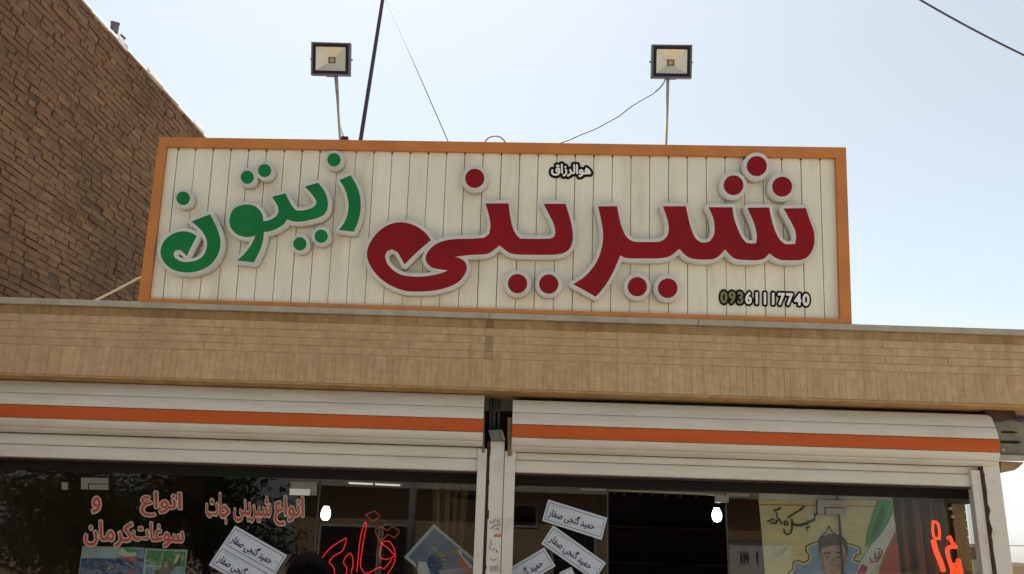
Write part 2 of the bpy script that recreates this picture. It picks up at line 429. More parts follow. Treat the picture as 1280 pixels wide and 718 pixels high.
def shape(s):
    out = []
    for i, c in enumerate(s):
        if c not in SHAPES: out.append(c); continue
        p = i > 0 and s[i - 1] in SHAPES and s[i - 1] not in NONJ
        n = i + 1 < len(s) and s[i + 1] in SHAPES and c not in NONJ
        out.append(chr(int(SHAPES[c][(3 if n else 1) if p else (2 if n else 0)], 16)))
    return ''.join(reversed(out))
def glyph_islands(s):
    cu = bpy.data.curves.new('text', 'FONT'); cu.body = s; cu.resolution_u = 3
    o = bpy.data.objects.new('text', cu); col.objects.link(o)
    dg = bpy.context.evaluated_depsgraph_get(); dg.update()
    me = bpy.data.meshes.new_from_object(o.evaluated_get(dg))
    bpy.data.objects.remove(o); bpy.data.curves.remove(cu)
    bm = bmesh.new(); bm.from_mesh(me); bpy.data.meshes.remove(me)
    bmesh.ops.remove_doubles(bm, verts=bm.verts, dist=1e-5)
    seen, isl = set(), []
    for f in bm.faces:
        if f in seen: continue
        st, comp = [f], []
        seen.add(f)
        while st:
            g = st.pop(); comp.append(g)
            for e in g.edges:
                for h in e.link_faces:
                    if h not in seen: seen.add(h); st.append(h)
        be = [e for g in comp for e in g.edges if len(e.link_faces) == 1]
        adj = {}
        for e in be:
            a, b = e.verts; adj.setdefault(a, []).append(b); adj.setdefault(b, []).append(a)
        loops, used = [], set()
        for v in adj:
            if v in used: continue
            lp, cur = [], v
            while cur is not None and cur not in used:
                used.add(cur); lp.append((cur.co.x, cur.co.y))
                cur = next((q for q in adj[cur] if q not in used), None)
            if len(lp) > 2: loops.append(lp)
        if loops: isl.append(loops)
    bm.free()
    isl.sort(key=lambda L: min(p[0] for p in L[0]))
    return isl
TCACHE = {}
def text_loops(s, levels, st=.03):
    k = (s, tuple(levels))
    if k not in TCACHE:
        t = shape(s) if any(c in SHAPES for c in s) else s
        TCACHE[k] = grow(glyph_islands(t), list(levels), st)
    return TCACHE[k]
def fit(loop_sets, tl, tr, bl):
    """map loops so that the bounding box of the LAST set fills the parallelogram tl,tr,bl (picture px)"""
    a = np.array([p for lp in loop_sets[-1] for p in lp]); mn, mx = a.min(0), a.max(0)
    tl, tr, bl = map(np.array, (tl, tr, bl))
    def f(p):
        u = (p[0] - mn[0]) / (mx[0] - mn[0]); v = (p[1] - mn[1]) / (mx[1] - mn[1])
        return tuple(bl + (tl - bl) * v + (tr - tl) * u)
    return [[[f(p) for p in lp] for lp in ls] for ls in loop_sets]
def circle(c, r, n=28, ry=None):
    ry = ry or r
    return [(c[0] + r * math.cos(2 * math.pi * i / n), c[1] + ry * math.sin(2 * math.pi * i / n)) for i in range(n)]

# ================================================================== SETTING: ground, street
g = MB(); g.quad([(-400, -400, -.12), (400, -400, -.12), (400, 400, -.12), (-400, 400, -.12)]); tag(g.build('ground', M_PAVE, fixn=False), kind='structure')
g = MB(); g.box(-60, 60, -17.5, -7.6, -.2, -.116); tag(g.build('road', M_ASPH), kind='structure')
g = MB(); g.box(-60, 8.5, -7.6, .30, -.12, 0); g.box(-60, 8.5, -7.75, -7.6, -.12, .02); tag(g.build('pavement', M_PAVE), kind='structure')
g = MB(); g.box(-60, 60, -20.9, -17.5, -.12, 0); tag(g.build('pavement', M_PAVE), kind='structure')

# ================================================================== NEIGHBOUR BRICK HOUSE (left, taller)
NW_A = R(5.2)
nw_e = Vector((math.sin(NW_A), math.cos(NW_A), 0)); nw_n = Vector((math.cos(NW_A), -math.sin(NW_A), 0))
nw_p = CAM + ray(84, 240) * 8.8
def NW(px, py):
    d = ray(px, py); t = (nw_p - CAM).dot(nw_n) / d.dot(nw_n); return CAM + d * t
NW_TOP = .5 * (NW(150, 52).z + NW(252, 168).z)
def nwp(s, out, z):                        # s along the wall, out towards the shop
    b = Vector((nw_p.x, nw_p.y, 0)); return b + nw_e * s + nw_n * out + Vector((0, 0, z))
house = empty('brick_house', tuple(nwp(0, 0, 0)), 'tall brown brick house whose rough bare side wall rises beside the shop roof', 'house')
S0, S1 = -2.6, 9.0
b = MB(); b.hexa([nwp(S0, -.013, 0), nwp(S1, -.013, 0), nwp(S1, -.013, NW_TOP), nwp(S0, -.013, NW_TOP), nwp(S0, -6, 0), nwp(S1, -6, 0), nwp(S1, -6, NW_TOP - .4), nwp(S0, -6, NW_TOP - .4)])
wall = b.build('wall', M_MORTAR_OLD, house)
b = MB(); rz = 2.3; row = 0; CH = .066
rr = random.Random(3)
while rz < NW_TOP - .03:
    s = S0 + rr.uniform(0, .2) + (.115 if row % 2 else 0); ztop = min(rz + CH - .006, NW_TOP)
    drift = rr.uniform(-.004, .004)
    while s < S1:
        L = rr.choice([.185, .195, .18, .19, .17, .10]) + rr.uniform(-.008, .008)
        o0 = rr.gauss(0, .0045); o1 = rr.gauss(0, .0035); dz = rr.uniform(-.005, .005) + drift
        if rr.random() > .018:
            tilt = rr.uniform(-.006, .006)
            o0 = max(-.007, o0)
            zb, zt = rz + dz + rr.uniform(0, .006), ztop + dz - rr.uniform(0, .006)
            b.hexa([nwp(s, o0, zb + tilt), nwp(s + L, o0 + o1, zb - tilt), nwp(s + L, o0 + o1 + rr.gauss(0, .003), zt - tilt), nwp(s, o0 + rr.gauss(0, .003), zt + tilt),
                    nwp(s, -.06, zb), nwp(s + L, -.06, zb), nwp(s + L, -.06, zt), nwp(s, -.06, zt)], 0, rr.betavariate(2.2, 2.2))
        s += L + rr.uniform(.004, .012) + (.012 if rr.random() < .12 else 0)
    rz += CH; row += 1
b.build('brickwork', M_BRICK_OLD, house)
b = MB(); s = S0
while s < S1:
    L = rr.uniform(.12, .5); a0, a1 = rr.uniform(.005, .05), rr.uniform(.05, .085); z1 = NW_TOP + rr.uniform(.03, .095); z0 = NW_TOP - rr.uniform(-.003, .012)
    b.hexa([nwp(s, a0, z0), nwp(s + L, a0 + rr.uniform(-.01, .01), z0), nwp(s + L, a0 - .02, z1), nwp(s, a0 - .02, z1), nwp(s, -.3, z0), nwp(s + L, -.3, z0), nwp(s + L, -.3, z1), nwp(s, -.3, z1)])
    s += L - .002
b.build('coping', M_CAPW, house, bevel=.012)
# flue on its roof
fl = CAM + ray(146, 42) * 12.0
flue = tag(empty('flue_pipe', (fl.x, fl.y, NW_TOP - .4)), 'short grey metal flue pipe poking up over the brown house wall', 'flue pipe')
ft, fb = CAM + ray(144, 30) * 12.0, CAM + ray(139, 62) * 12.0
b = MB(); b.tube([fb + Vector((0, 0, -.3)), fb, ft], .055, 14); b.tube([ft, ft + (ft - fb).normalized() * .02], .062, 14); b.build('pipe', M_PIPE, flue, smooth=False)
b = MB(); q = CAM + ray(152, 48) * 12.0; q2 = CAM + ray(150, 64) * 12.0; b.tube([q2, q], .03, 10); b.tube([q, q + Vector((.02, 0, .03))], .045, 10); b.build('side_branch', M_PIPE, flue)

# ================================================================== SHOP BUILDING
shop = empty('shop_building', (0, .4, 0), 'single storey pastry shop with tan brick parapet, glazed front and rolled up white shutters', 'shop')
XL = -7.0; XR = P(1280, 470, 0).x + .35
rows_at = lambda px, py, y: P(px, py, y).z
z_cap1 = ZTOP
z_cap0 = P(900, 408.5, 0).z; z_c1 = P(900, 419.5, 0).z; z_c5 = P(900, 458, 0).z; z_sol = P(900, 494.5, 0).z; z_lip = P(900, 499.3, 0).z
b = MB(); b.box(XL, XR, .0045, .30, z_lip + .012, z_cap0 - .002)
par = b.build('brick_parapet', M_MORTAR_TAN, shop)
bt = MB(); bs = MB(); rr = random.Random(11); DRIP = P(612, 420, 0).x - .032
def course(mb, z0, z1, L, jx, jz, y=0.0, rj=.0015):
    x = XL + rr.uniform(0, L)
    while x < XR - .01:
        l = L * rr.uniform(.97, 1.03) if rr.random() > .06 else L * .55
        dark = abs(x - DRIP) < 1e-4
        if dark: l = .062
        elif x < DRIP < x + l and L > .1: l = DRIP - x
        x1 = min(x + l, XR); dy = rr.gauss(0, rj)
        mb.hexa([(x, y + dy, z0 + jz / 2), (x1 - jx, y + dy + rr.gauss(0, .001), z0 + jz / 2 + rr.uniform(-.001, .001)), (x1 - jx, y + dy, z1 - jz / 2), (x, y + dy, z1 - jz / 2 + rr.uniform(-.001, .001)),
                 (x, .05, z0 + jz / 2), (x1 - jx, .05, z0 + jz / 2), (x1 - jx, .05, z1 - jz / 2), (x, .05, z1 - jz / 2)], 0, rr.uniform(.10, .27) if dark else rr.uniform(.3, 1))
        x = x1
course(bs, z_c1, z_cap0, .24, .004, .005)
for k in range(4):
    zz = z_c1 + (z_c5 - z_c1) * k / 4; zn = z_c1 + (z_c5 - z_c1) * (k + 1) / 4
    course(bt, zn, zz, .235, .0016, .0045)
bt.build('brick_courses', M_BRICK_TAN, par)
bs.build('stained_top_course', M_BRICK_STAIN, par)
b = MB(); course(b, z_sol, z_c5, .048, .0016, .003, rj=.0010); b.build('soldier_course', M_BRICK_TAN, par)
b = MB(); b.hexa([(XL, -.004, z_lip + .012), (XR, -.004, z_lip + .012), (XR, -.008, z_sol - .002), (XL, -.008, z_sol - .002), (XL, .30, z_lip), (XR, .30, z_lip), (XR, .30, z_sol - .002), (XL, .30, z_sol - .002)])
b.build('bottom_edge', M_LIP, par, bevel=.006)
b = MB(); x = XL
for jx in (P(612, 390, 0).x, P(872, 400, 0).x, XR + .03):
    b.box(x, jx - .004, -.03, .33, z_cap0, z_cap1); x = jx
b.build('coping', M_CEMENT, par, bevel=.004)
b = MB(); b.box(XL, XR, .30, 6.2, z_sol - .12, z_sol + .1); b.build('roof', M_ROOF, shop)

# --- survey heights of the front
YG, YR, YP = .40, .22, .17                 # glass, rails, posts
z_glass = P(300, 596, YG).z
z_head0 = z_glass; z_head1 = P(300, 560, YG).z
X_RIN = P(1217, 640, YG).x
X_RCOR = P(1250, 640, YP).x
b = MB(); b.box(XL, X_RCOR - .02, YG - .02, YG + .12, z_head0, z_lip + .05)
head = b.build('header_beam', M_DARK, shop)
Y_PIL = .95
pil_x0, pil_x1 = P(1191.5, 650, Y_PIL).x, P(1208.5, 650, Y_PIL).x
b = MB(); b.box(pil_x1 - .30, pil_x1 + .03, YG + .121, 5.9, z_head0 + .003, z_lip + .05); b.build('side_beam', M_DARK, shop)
b = MB(); zz = 0
rr = random.Random(5)
ztp = P(1200, 620, Y_PIL).z
while zz < ztp - .01:
    h = min(.066, ztp - zz); b.box(pil_x0 + rr.uniform(-.001, .001), pil_x1 + rr.uniform(-.001, .001), Y_PIL + rr.uniform(-.001, .002), Y_PIL + .36, zz + .003, zz + h - .003, 0, rr.random()); zz += .066
pm = b.build('brick_pillar', M_BRICK_TAN, shop)
b = MB(); b.box(pil_x0 + .008, pil_x1 - .008, Y_PIL + .008, Y_PIL + .35, 0, ztp - .004); b.build('joints', M_MORTAR_TAN, pm)
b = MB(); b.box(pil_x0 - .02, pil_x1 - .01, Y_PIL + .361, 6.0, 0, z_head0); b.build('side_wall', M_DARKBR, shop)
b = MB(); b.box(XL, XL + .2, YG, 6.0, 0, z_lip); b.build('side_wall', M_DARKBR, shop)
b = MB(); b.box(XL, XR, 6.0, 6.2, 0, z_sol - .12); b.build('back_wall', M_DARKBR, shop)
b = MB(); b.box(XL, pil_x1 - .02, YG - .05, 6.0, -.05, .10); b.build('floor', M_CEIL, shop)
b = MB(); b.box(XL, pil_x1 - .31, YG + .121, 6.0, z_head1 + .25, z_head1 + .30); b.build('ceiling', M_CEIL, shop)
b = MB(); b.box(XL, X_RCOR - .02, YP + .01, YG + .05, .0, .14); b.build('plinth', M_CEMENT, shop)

# --- roller shutters, rolled up
def shutter(x0, x1, dz):
    A = lambda row, y: (y, P(300, row, y).z)
    root = MB()
    c = [A(548, .20), A(564, .19), A(580.5, .19)]
    # curtain: three slats, each a little convex
    prev = None
    rows = [(549.5, 0), (564.2, 0), (580.8, 0)]
    for i in range(2):
        za, zb = P(300, rows[i][0], .20).z, P(300, rows[i + 1][0], .20).z
        h = za - zb
        root.prism([(.203, za - .002), (.196, za - .012), (.1925, (za + zb) / 2), (.196, zb + .010), (.203, zb + .002), (.216, zb + .002), (.216, za - .002)], x0 + (.005 if True else 0), x1)
    zb = P(300, 580.8, .20).z
    root.box(x0 + .005, x1, .190, .222, zb - .012, zb - .0005, 1)
    o = root.build('roller_shutter', [M_SLAT, M_RUST], shop)
    rr_ = [(485.5, .235), (484.8, .165), (484.2, .14), (499.8, .085), (514.5, .062), (531, .068), (542, .105), (549.6, .165)]
    pts = [(y, P(300, r, y).z + dz) for r, y in rr_]
    names = [('coil_slat', M_SLAT, 2, 3), ('coil_slat', M_SLAT, 3, 4), ('orange_slat', M_SLAT_O, 4, 5), ('coil_slat', M_SLAT, 5, 6), ('coil_slat', M_SLAT, 6, 7)]
    for nm, mm, i, j in names:
        (ya, za), (yb, zb) = pts[i], pts[j]
        dx, dzz = yb - ya, zb - za; L = math.hypot(dx, dzz); nx, nz = (dzz / L, -dx / L)
        if nx > 0: nx, nz = -nx, -nz
        g0 = .0022 / L * 1.4
        q0 = (ya + dx * g0, za + dzz * g0); q1 = (yb - dx * g0, zb - dzz * g0)
        mid = ((ya + yb) / 2 + nx * .006, (za + zb) / 2 + nz * .006)
        k0 = (ya + dx * .2 + nx * .004, za + dzz * .2 + nz * .004); k1 = (ya + dx * .8 + nx * .004, za + dzz * .8 + nz * .004)
        b = MB(); b.prism([q0, k0, mid, k1, q1, (q1[0] - nx * .012, q1[1] - nz * .012), (q0[0] - nx * .012, q0[1] - nz * .012)], x0, x1); b.build(nm, mm, o)
    # the top, rolled over and back
    b = MB(); b.prism([pts[2], pts[1], pts[0], (.30, pts[0][1]), (.30, pts[7][1]), (.19, pts[7][1]), (pts[6][0] + .02, pts[6][1] + .012), (pts[5][0] + .02, pts[5][1]), (pts[4][0] + .02, pts[4][1]), (pts[3][0] + .018, pts[3][1])], x0 + .004, x1 - .004); b.build('roller_drum', M_DARK, o)
    return o
sh_l = shutter(XL, P(604.5, 520, .07).x, 0)
sh_r = shutter(P(640, 540, .07).x, P(1246.5, 540, .07).x, -.030)
sh_l['label'] = 'shutter over the wider window bay beside the brown brick house'
sh_r['label'] = 'shutter over the bay with the open doorway and the yellow poster'

# --- posts and guide rails between and beside the bays
def vbox(px0, px1, py, y0, y1, z0, z1, name, m, parent=shop, bev=.003):
    b = MB(); b.box(P(px0, py, y0).x, P(px1, py, y0).x, y0, y1, z0, z1); return b.build(name, m, parent, bevel=bev)
zt = lambda px, py, y: P(px, py, y).z
vbox(596, 607.3, 600, .165, .235, .13, zt(603, 561, .165), 'guide_rail', M_POST)
vbox(630, 643.5, 600, .165, .235, .13, zt(637, 564, .165), 'guide_rail', M_POST)
cp = vbox(611.3, 629.4, 600, .175, .26, .0, zt(622, 551.5, .175), 'centre_post', M_POST)
b = MB()
rr = random.Random(21)
x0r, x1r = P(607.3, 600, .2).x, P(611.3, 600, .2).x
x0r, x1r = P(607.3, 600, .165).x + .001, P(611.3, 600, .175).x - .001; b.box(x0r, x1r, .183, .235, .0, zt(609, 551, .2))
zq = .4
while zq < 2.3:
    zq += rr.uniform(.08, .35); r_ = rr.uniform(.004, .012)
    b.box(x1r - .004, x1r + r_, .1722, .182, zq, zq + rr.uniform(.02, .07))
b.build('rusty_seam', M_RUST, cp)
# writing scribbled on the post, and stickers
def stroke(pts, y, r, name, m, parent):
    b = MB(); b.tube([P(px, py, y) for px, py in pts], r, 6); return b.build(name, m, parent)
M_PENCIL = mat('pencil_grey', (.16, .15, .16), .8)
for s in ([(612.5, 651), (613.5, 655)], [(616, 649), (617, 655), (619, 649)], [(621, 650), (622.5, 656), (624, 649)], [(614, 661), (618, 657), (624, 656.5), (626, 655)], [(619, 662), (622, 660), (624, 663)], [(614.5, 675), (613, 678), (615, 680), (612, 683), (611.8, 686), (616, 688), (618, 685)],
          [(619.5, 688), (622, 691)], [(621.5, 687.5), (620, 691.5)], [(613, 698), (617, 701), (621, 698)]):
    b = MB(); b.tube([P(x, y, .173) for x, y in s], .0026, 5); b.build('pencil_scribble', M_PENCIL, cp)
b = MB(); q = [P(617.5, 668, .172), P(628, 668, .172), P(628, 671.5, .172), P(617.5, 671.5, .172)]; b.hexa(q + [p + Vector((0, .0025, 0)) for p in q]); b.build('orange_sticker', mat('orange_tape', (.42, .18, .03), .6), cp)
b = MB(); q = [P(608.5 + 4, 708, .172), P(623, 707, .172), P(623, 714, .172), P(612.5, 715, .172)]; b.hexa(q + [p + Vector((0, .0025, 0)) for p in q]); b.build('grey_smudge', M_GREYV, cp)
# cavity above the centre post: dark box, pipes, bracket
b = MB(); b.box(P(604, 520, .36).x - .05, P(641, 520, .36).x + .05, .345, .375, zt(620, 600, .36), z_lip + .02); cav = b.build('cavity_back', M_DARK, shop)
M_PIPEB = mat('dark_pipe', (.06, .058, .055), .6, .3)
for px, r in ((613.5, .012), (618, .016), (624, .014)):
    b = MB(); b.tube([P(px, 490, .30), P(px - .8, 545, .30)], r, 10); b.build('conduit', M_PIPEB, cav, smooth=True)
b = MB(); q = [P(610.5, 538, .15), P(627, 537, .15), P(631, 550.5, .13), P(614, 551, .13)]; b.hexa(q + [p + Vector((.0, .09, -.004)) for p in q]); b.build('bracket', mat('bracket_grey', (.13, .12, .11), .6, .3, 15, dirt=(.12, .07, .03), dirt_amt=.7), cav)
b = MB(); q = [P(625.5, 538.5, .148), P(628, 538.5, .148), P(631.5, 550, .128), P(628.5, 550, .128)]; b.hexa(q + [p + Vector((.0, -.008, -.002)) for p in q]); b.build('brass_tab', mat('brass_tab', (.35, .20, .05), .5), cav)
for (a0, a1, r0, r1) in ((602.5, 605.5, 512, 566), (634.5, 639.5, 522, 570)):
    b = MB(); q = [P(a0, r0, .12), P(a1, r0, .12), P(a1, r1, .15), P(a0, r1, .15)]; b.hexa(q + [p + Vector((0, .14, 0)) for p in q]); b.build('end_plate', mat('end_plate_ochre', (.19, .13, .07), .8, .3, 20, dirt=(.07, .04, .03), dirt_amt=.7), cav)

# right hand end: guide, corner post, side shutter bracket
vbox(1219.5, 1231.5, 640, .165, .235, .13, zt(1223, 588, .165), 'guide_rail', M_POST)
cpo = vbox(1234.6, 1258, 650, .155, .29, .0, zt(1245, 576, .155), 'corner_post', M_POST)
b = MB(); x0r, x1r = P(1231.5, 640, .165).x + .001, P(1234.6, 640, .155).x + .006; b.box(x0r, x1r, .1525, .235, .0, zt(1233, 577, .155))
zz_ = [.1 + .045 * i for i in range(int((zt(1233, 577, .155) - .1) / .045))]
b.tube([(x1r + rr.uniform(-.003, .002), .158, z) for z in zz_], [max(.003, rr.gauss(.006, .003)) + (.007 if rr.random() < .10 else 0) for z in zz_], 7)
b.build('rusty_seam', M_RUST, cpo)
def plate(name, pxs, y, th, m, parent):
    q = [P(px, py, y) for px, py in pxs]; b = MB()
    n = len(q); b0 = len(b.v); b.v += [tuple(p) for p in q] + [tuple(p + Vector((0, th, 0))) for p in q]
    b.f.append(tuple(range(n))); b.f.append(tuple(range(2 * n - 1, n - 1, -1)))
    for i in range(n): b.f.append((i, (i + 1) % n, n + (i + 1) % n, n + i))
    b.m += [0] * len(b.f); b.r += [0] * len(b.f)
    return b.build(name, m, parent)
M_PLATE = mat('bracket_plate', (.17, .155, .11), .6, .25, 10, .2, 30, dirt=(.09, .06, .04), dirt_amt=.6)
pl = plate('side_bracket', [(1243, 521), (1262, 524), (1279, 529), (1285, 536), (1282, 545), (1292, 553), (1292, 570), (1243, 569)], .16, .25, M_PLATE, shop)
for a in ([(1252, 539), (1266, 539), (1273, 541), (1266, 542), (1252, 541.4)], [(1251, 551), (1270, 551), (1278, 553), (1270, 555), (1251, 554)]):
    plate('slot', a, .157, .01, M_DARK, pl)
plate('weld_blob', [(1252, 562), (1255, 560.5), (1257, 563), (1254, 565)], .155, .01, M_CREAM, pl)
plate('cross_bar', [(1243, 568.5), (1292, 570), (1292, 575.5), (1243, 574.5)], .12, .08, mat('cross_bar_paint', (.33, .30, .24), .6, .2), pl)
plate('rusty_angle', [(1229, 511), (1243, 507.5), (1250, 510), (1268, 512.5), (1271, 520), (1264, 525), (1243, 527)], .125, .2, M_RUST, pl)
plate('soffit_board', [(1251, 576.5), (1280, 578), (1274, 584), (1268, 588), (1251, 591.5)], .22, .5, mat('weathered_board', (.30, .20, .11), .8, .3, 10), pl)
b = MB(); b.tube([P(1258, 523.5, .18), P(1300, 526.5, .18)], .019, 10); b.build('purple_pipe', M_MAST, pl, smooth=True)

# --- glazing
def pane(px0, px1, py=650, z0=.145, z1=None, y=YG):
    b = MB(); b.box(P(px0, py, y).x, P(px1, py, y).x, y, y + .008, z0, z1 or z_glass - .002); return b.build('window_pane', M_GLASS, shop)
pane_a = pane(-300, 100); pane_b = pane(100.6, 395); pane_c = pane(395.6, 609)
pane_d = pane(633, 760); pane_e = pane(908, 1049.5); pane_f = pane(1050, 1222)
for p_, px in ((pane_b, 395.3), (pane_f, 1049.8), (pane_e, 908.5), (pane_d, 759.5)):
    vv = MB(); x = P(px, 660, YG).x; vv.box(x - .005, x + .005, YG - .004, YG + .011, .15, z_glass - .004); vv.build('edge_seal', M_GLASSEDGE, p_)
# corner glass on the side street (between post and pillar)
b = MB(); xs = pil_x1 + .01; b.box(xs, xs + .008, YG + .03, Y_PIL, .145, z_glass - .004); side_pane = b.build('window_pane', M_GLASS, shop)
# glass patch fittings
def fitting(px0, py0, px1, py1, parent, cut=True):
    b = MB(); q = [P(px0, py0, YG - .014), P(px1, py0 + .7, YG - .014), P(px1, py1 + .7, YG - .014), P(px0, py1, YG - .014)]
    b.hexa(q + [p + Vector((0, .036, 0)) for p in q]); o = b.build('patch_fitting', M_STEEL_L, parent, bevel=.002)
    if cut:
        b = MB(); h = (py1 - py0) * .5
        q = [P(px0 + 9, py0 + h, YG - .017), P(px1 - 1.5, py0 + h + .5, YG - .017), P(px1 - 1.5, py0 + h + 1.3, YG - .017), P(px0 + 9, py0 + h + 1, YG - .017)]; b.hexa(q + [p + Vector((0, .003, 0)) for p in q])
        q = [P(px0 + 9, py0 + h, YG - .017), P(px0 + 10, py0 + h, YG - .017), P(px0 + 10, py1 + .3, YG - .017), P(px0 + 9, py1 + .3, YG - .017)]; b.hexa(q + [p + Vector((0, .003, 0)) for p in q])
        b.build('slot_line', M_BLACK, o)
    return o
fitting(101, 597, 135, 612, pane_b); fo = fitting(363, 602, 396, 618.5, pane_b, False)
b = MB(); q = [P(362, 611, YG - .02), P(388, 611.7, YG - .02), P(387, 619.5, YG - .02), P(362, 619, YG - .02)]; b.hexa(q + [p + Vector((0, .004, 0)) for p in q]); b.build('paper_label', M_WHITE, fo)
fitting(76.5, 602.5, 84.5, 612, pane_a, False)
fitting(1022, 625, 1058, 643, pane_e)
fo = fitting(894, 619, 911, 628, pane_e, False)

# --- lettering on the panes
def decal(s, tl, tr, bl, parent, y=YG - .003, lv=(.02, .07), face=M_REDV, rim=M_CREAM, name='lettering'):
    L = fit(text_loops(s, lv), tl, tr, bl)
    o = solid(name, L[1], on_wall(y), .0015, rim, parent)
    solid('letter_face', L[0], on_wall(y), .0015, face, o, z0=.0022)
    return o
decal('و', (113.5, 619.5), (127.5, 620), (113.5, 643), pane_b)
decal('انواع', (174.5, 612.5), (228.5, 615), (174.5, 646.5), pane_b)
decal('سوغات', (164.5, 650.5), (231, 654), (164.5, 683.5), pane_b)
decal('کرمان', (104, 648.5), (167.5, 651.5), (104, 684), pane_b)
decal('جات', (256.5, 613.5), (288, 616.5), (256.5, 654), pane_b)
decal('شیرینی', (291.5, 617), (339.5, 620), (291.5, 653.5), pane_b, lv=(.015, .065))
decal('انواع', (342, 618.5), (381, 620.5), (342, 658), pane_b)

# ================================================================== THE BIG SIGN
sign = empty('shop_sign', tuple(S_O), 'long white panelled rooftop sign in an orange frame with raised red and green Persian lettering', 'sign')
oc = [(199, 171.5), (1057.5, 184.5), (1065, 406.5), (172, 379)]
ic = [(208, 183.5), (1045, 197.5), (1050.5, 398.8), (186, 373.0)]
FO = .035
b = MB()
for i in range(4):
    j = (i + 1) % 4
    f = [SP(*oc[i], FO), SP(*oc[j], FO), SP(*ic[j], FO), SP(*ic[i], FO)]
    b.hexa(f + [p - S_N * .20 for p in f])
b.build('frame', M_ORANGE, sign)
def lerp(a, b_, t): return (a[0] + (b_[0] - a[0]) * t, a[1] + (b_[1] - a[1]) * t)
gt = [223 + 21.97 * k + .0267 * k * k for k in range(-1, 37)]
gb = [203.4 + 22.6 * k + .030 * k * k for k in range(-1, 37)]
top_y = lambda x: 183.5 + (x - 208) * (14.0 / 837)
bot_y = lambda x: 373.0 + (x - 186) * (25.8 / 864.5)
b = MB()
gt[0], gb[0] = 206, 184; gt[-1], gb[-1] = 1047, 1052
gt = [x for x in gt]; rr = random.Random(2)
for k in range(len(gt) - 1):
    a0, a1, c0, c1 = gt[k], gt[k + 1], gb[k], gb[k + 1]
    gw = .34 + rr.uniform(-.14, .18)
    f = [SP(a0 + gw, top_y(a0) - 2, 0), SP(a1 - gw, top_y(a1) - 2, 0), SP(c1 - gw, bot_y(c1) + 2, 0), SP(c0 + gw, bot_y(c0) + 2, 0)]
    o = rr.uniform(-.002, .002)
    f = [p + S_N * o for p in f]
    b.hexa(f + [p - S_N * .014 for p in f])
panel = b.build('panel', M_PANEL, sign, bevel=.002)
for k in range(1, len(gt) - 1):
    b = MB(); c0 = SP(gt[k] - .1, top_y(gt[k]) + 3.2 + rr.uniform(-.4, .4), .0); b.tube([c0 - S_N * .004, c0 + S_N * .004], .0075, 8); b.build('screw', M_RUST, panel)
b = MB(); f = [SP(*c, -.020) for c in ((204, 180), (1050, 194), (1055, 402), (182, 376))]; b.hexa(f + [p - S_N * .03 for p in f]); b.build('panel_backing', M_GROOVE, sign)

RED_A = [(979.5,261.0),(1007.1,260.5),(1012.8,277.8),(1017.3,290.3),(1017.9,302.8),(1015.3,312.9),(1009.1,321.6),(1000.3,325.1),(990.3,325.7),(977.7,325.4),(969,322.4),(961.7,316.9),(955.7,322.9),(947.7,325.4),(935.1,325.4),(920.1,324.1),(912.6,319.1),(906.5,311.9),(899.5,319.4),(892.8,323.6),(882.7,324.8),(867.7,323.9),(858.9,320.9),(849,311.5),(841,318.2),(833.8,321.8),(822.6,323.3),(805.3,323.3),(782.7,322.8),(775.2,319.5),(771.4,329.1),(765.7,341.6),(757.7,355.4),(750.1,365.4),(744.6,371.2),(730.1,362.9),(716.3,355.6),(727.6,348.6),(737.6,339.1),(746.4,326.5),(752.1,310.2),(753.9,292.7),(751.4,275.2),(747.6,258.4),(771.2,258.1),(773.5,270.1),(776.5,282.7),(781.5,294),(786.5,299.7),(794,302.7),(807.8,303),(822.8,302.7),(829.1,300.2),(834.1,295.2),(835.9,286.4),(834.1,273.9),(828.7,258.3),(857.2,258.2),(860.2,272.8),(863.9,286.5),(868.9,297.8),(875.2,302.8),(881.5,303.6),(887.7,301.6),(892.3,294.1),(893.3,285.3),(891.5,272.8),(885.7,259.5),(915.3,259.5),(917.3,272.8),(921.6,285.3),(926.6,296.6),(932.9,304.1),(940.4,304.8),(945.4,304.1),(945.9,294.1),(942.9,280.3),(934.2,260.1),(961.2,259.7),(964.5,275.3),(968.2,287.8),(974,299.1),(980.2,304.8),(986.5,305.8),(994,305.3),(995,296.6),(993.3,286.5)]
RED_B = [(679.6,255.2),(706.9,255.2),(710.4,266.4),(714.1,280.2),(715.9,292.8),(715.4,302.8),(711.6,311.6),(704.1,316.6),(692.8,318.6),(670.3,318.8),(645.2,318.3),(635.7,315.8),(624.4,307),(618.9,311.6),(611.4,316.8),(602.6,318.4),(587.5,319.0),(567.8,321.4),(575.3,323.3),(581.6,327.9),(583.6,335.4),(580.4,344.1),(572.8,352.9),(560.3,359.2),(542.8,363.5),(522.7,364.7),(505.2,363.5),(487.6,356.7),(473.8,346.7),(463.8,334.1),(459,321.6),(460,310.3),(466.3,297.8),(476.3,287.2),(487.6,280.7),(501.4,278.2),(515.2,281),(526.5,287),(534,294),(538.7,300.5),(522.7,314.1),(505.7,330.9),(501.4,322.8),(496.4,315.3),(490.1,312.1),(483.8,314.1),(481.1,320.3),(483.8,329.1),(491.4,337.9),(502.6,344.1),(517.7,346.2),(535.2,345.4),(550.3,342.1),(560.8,338.4),(547.8,336.6),(539,334.1),(533.2,327.9),(532.2,321.6),(536.5,312.8),(545.3,305.3),(557.8,300.8),(572.8,299),(590.4,298.8),(601.7,297.8),(605.1,297.6),(611.4,292.8),(613.1,282.7),(611.4,270.2),(606.9,254.7),(635.7,254.7),(637.2,267.7),(640.2,282.7),(644.7,292.8),(650.2,298.8),(670.3,299),(687.8,298.5),(692.8,296.5),(694.3,290.2),(691.6,279)]
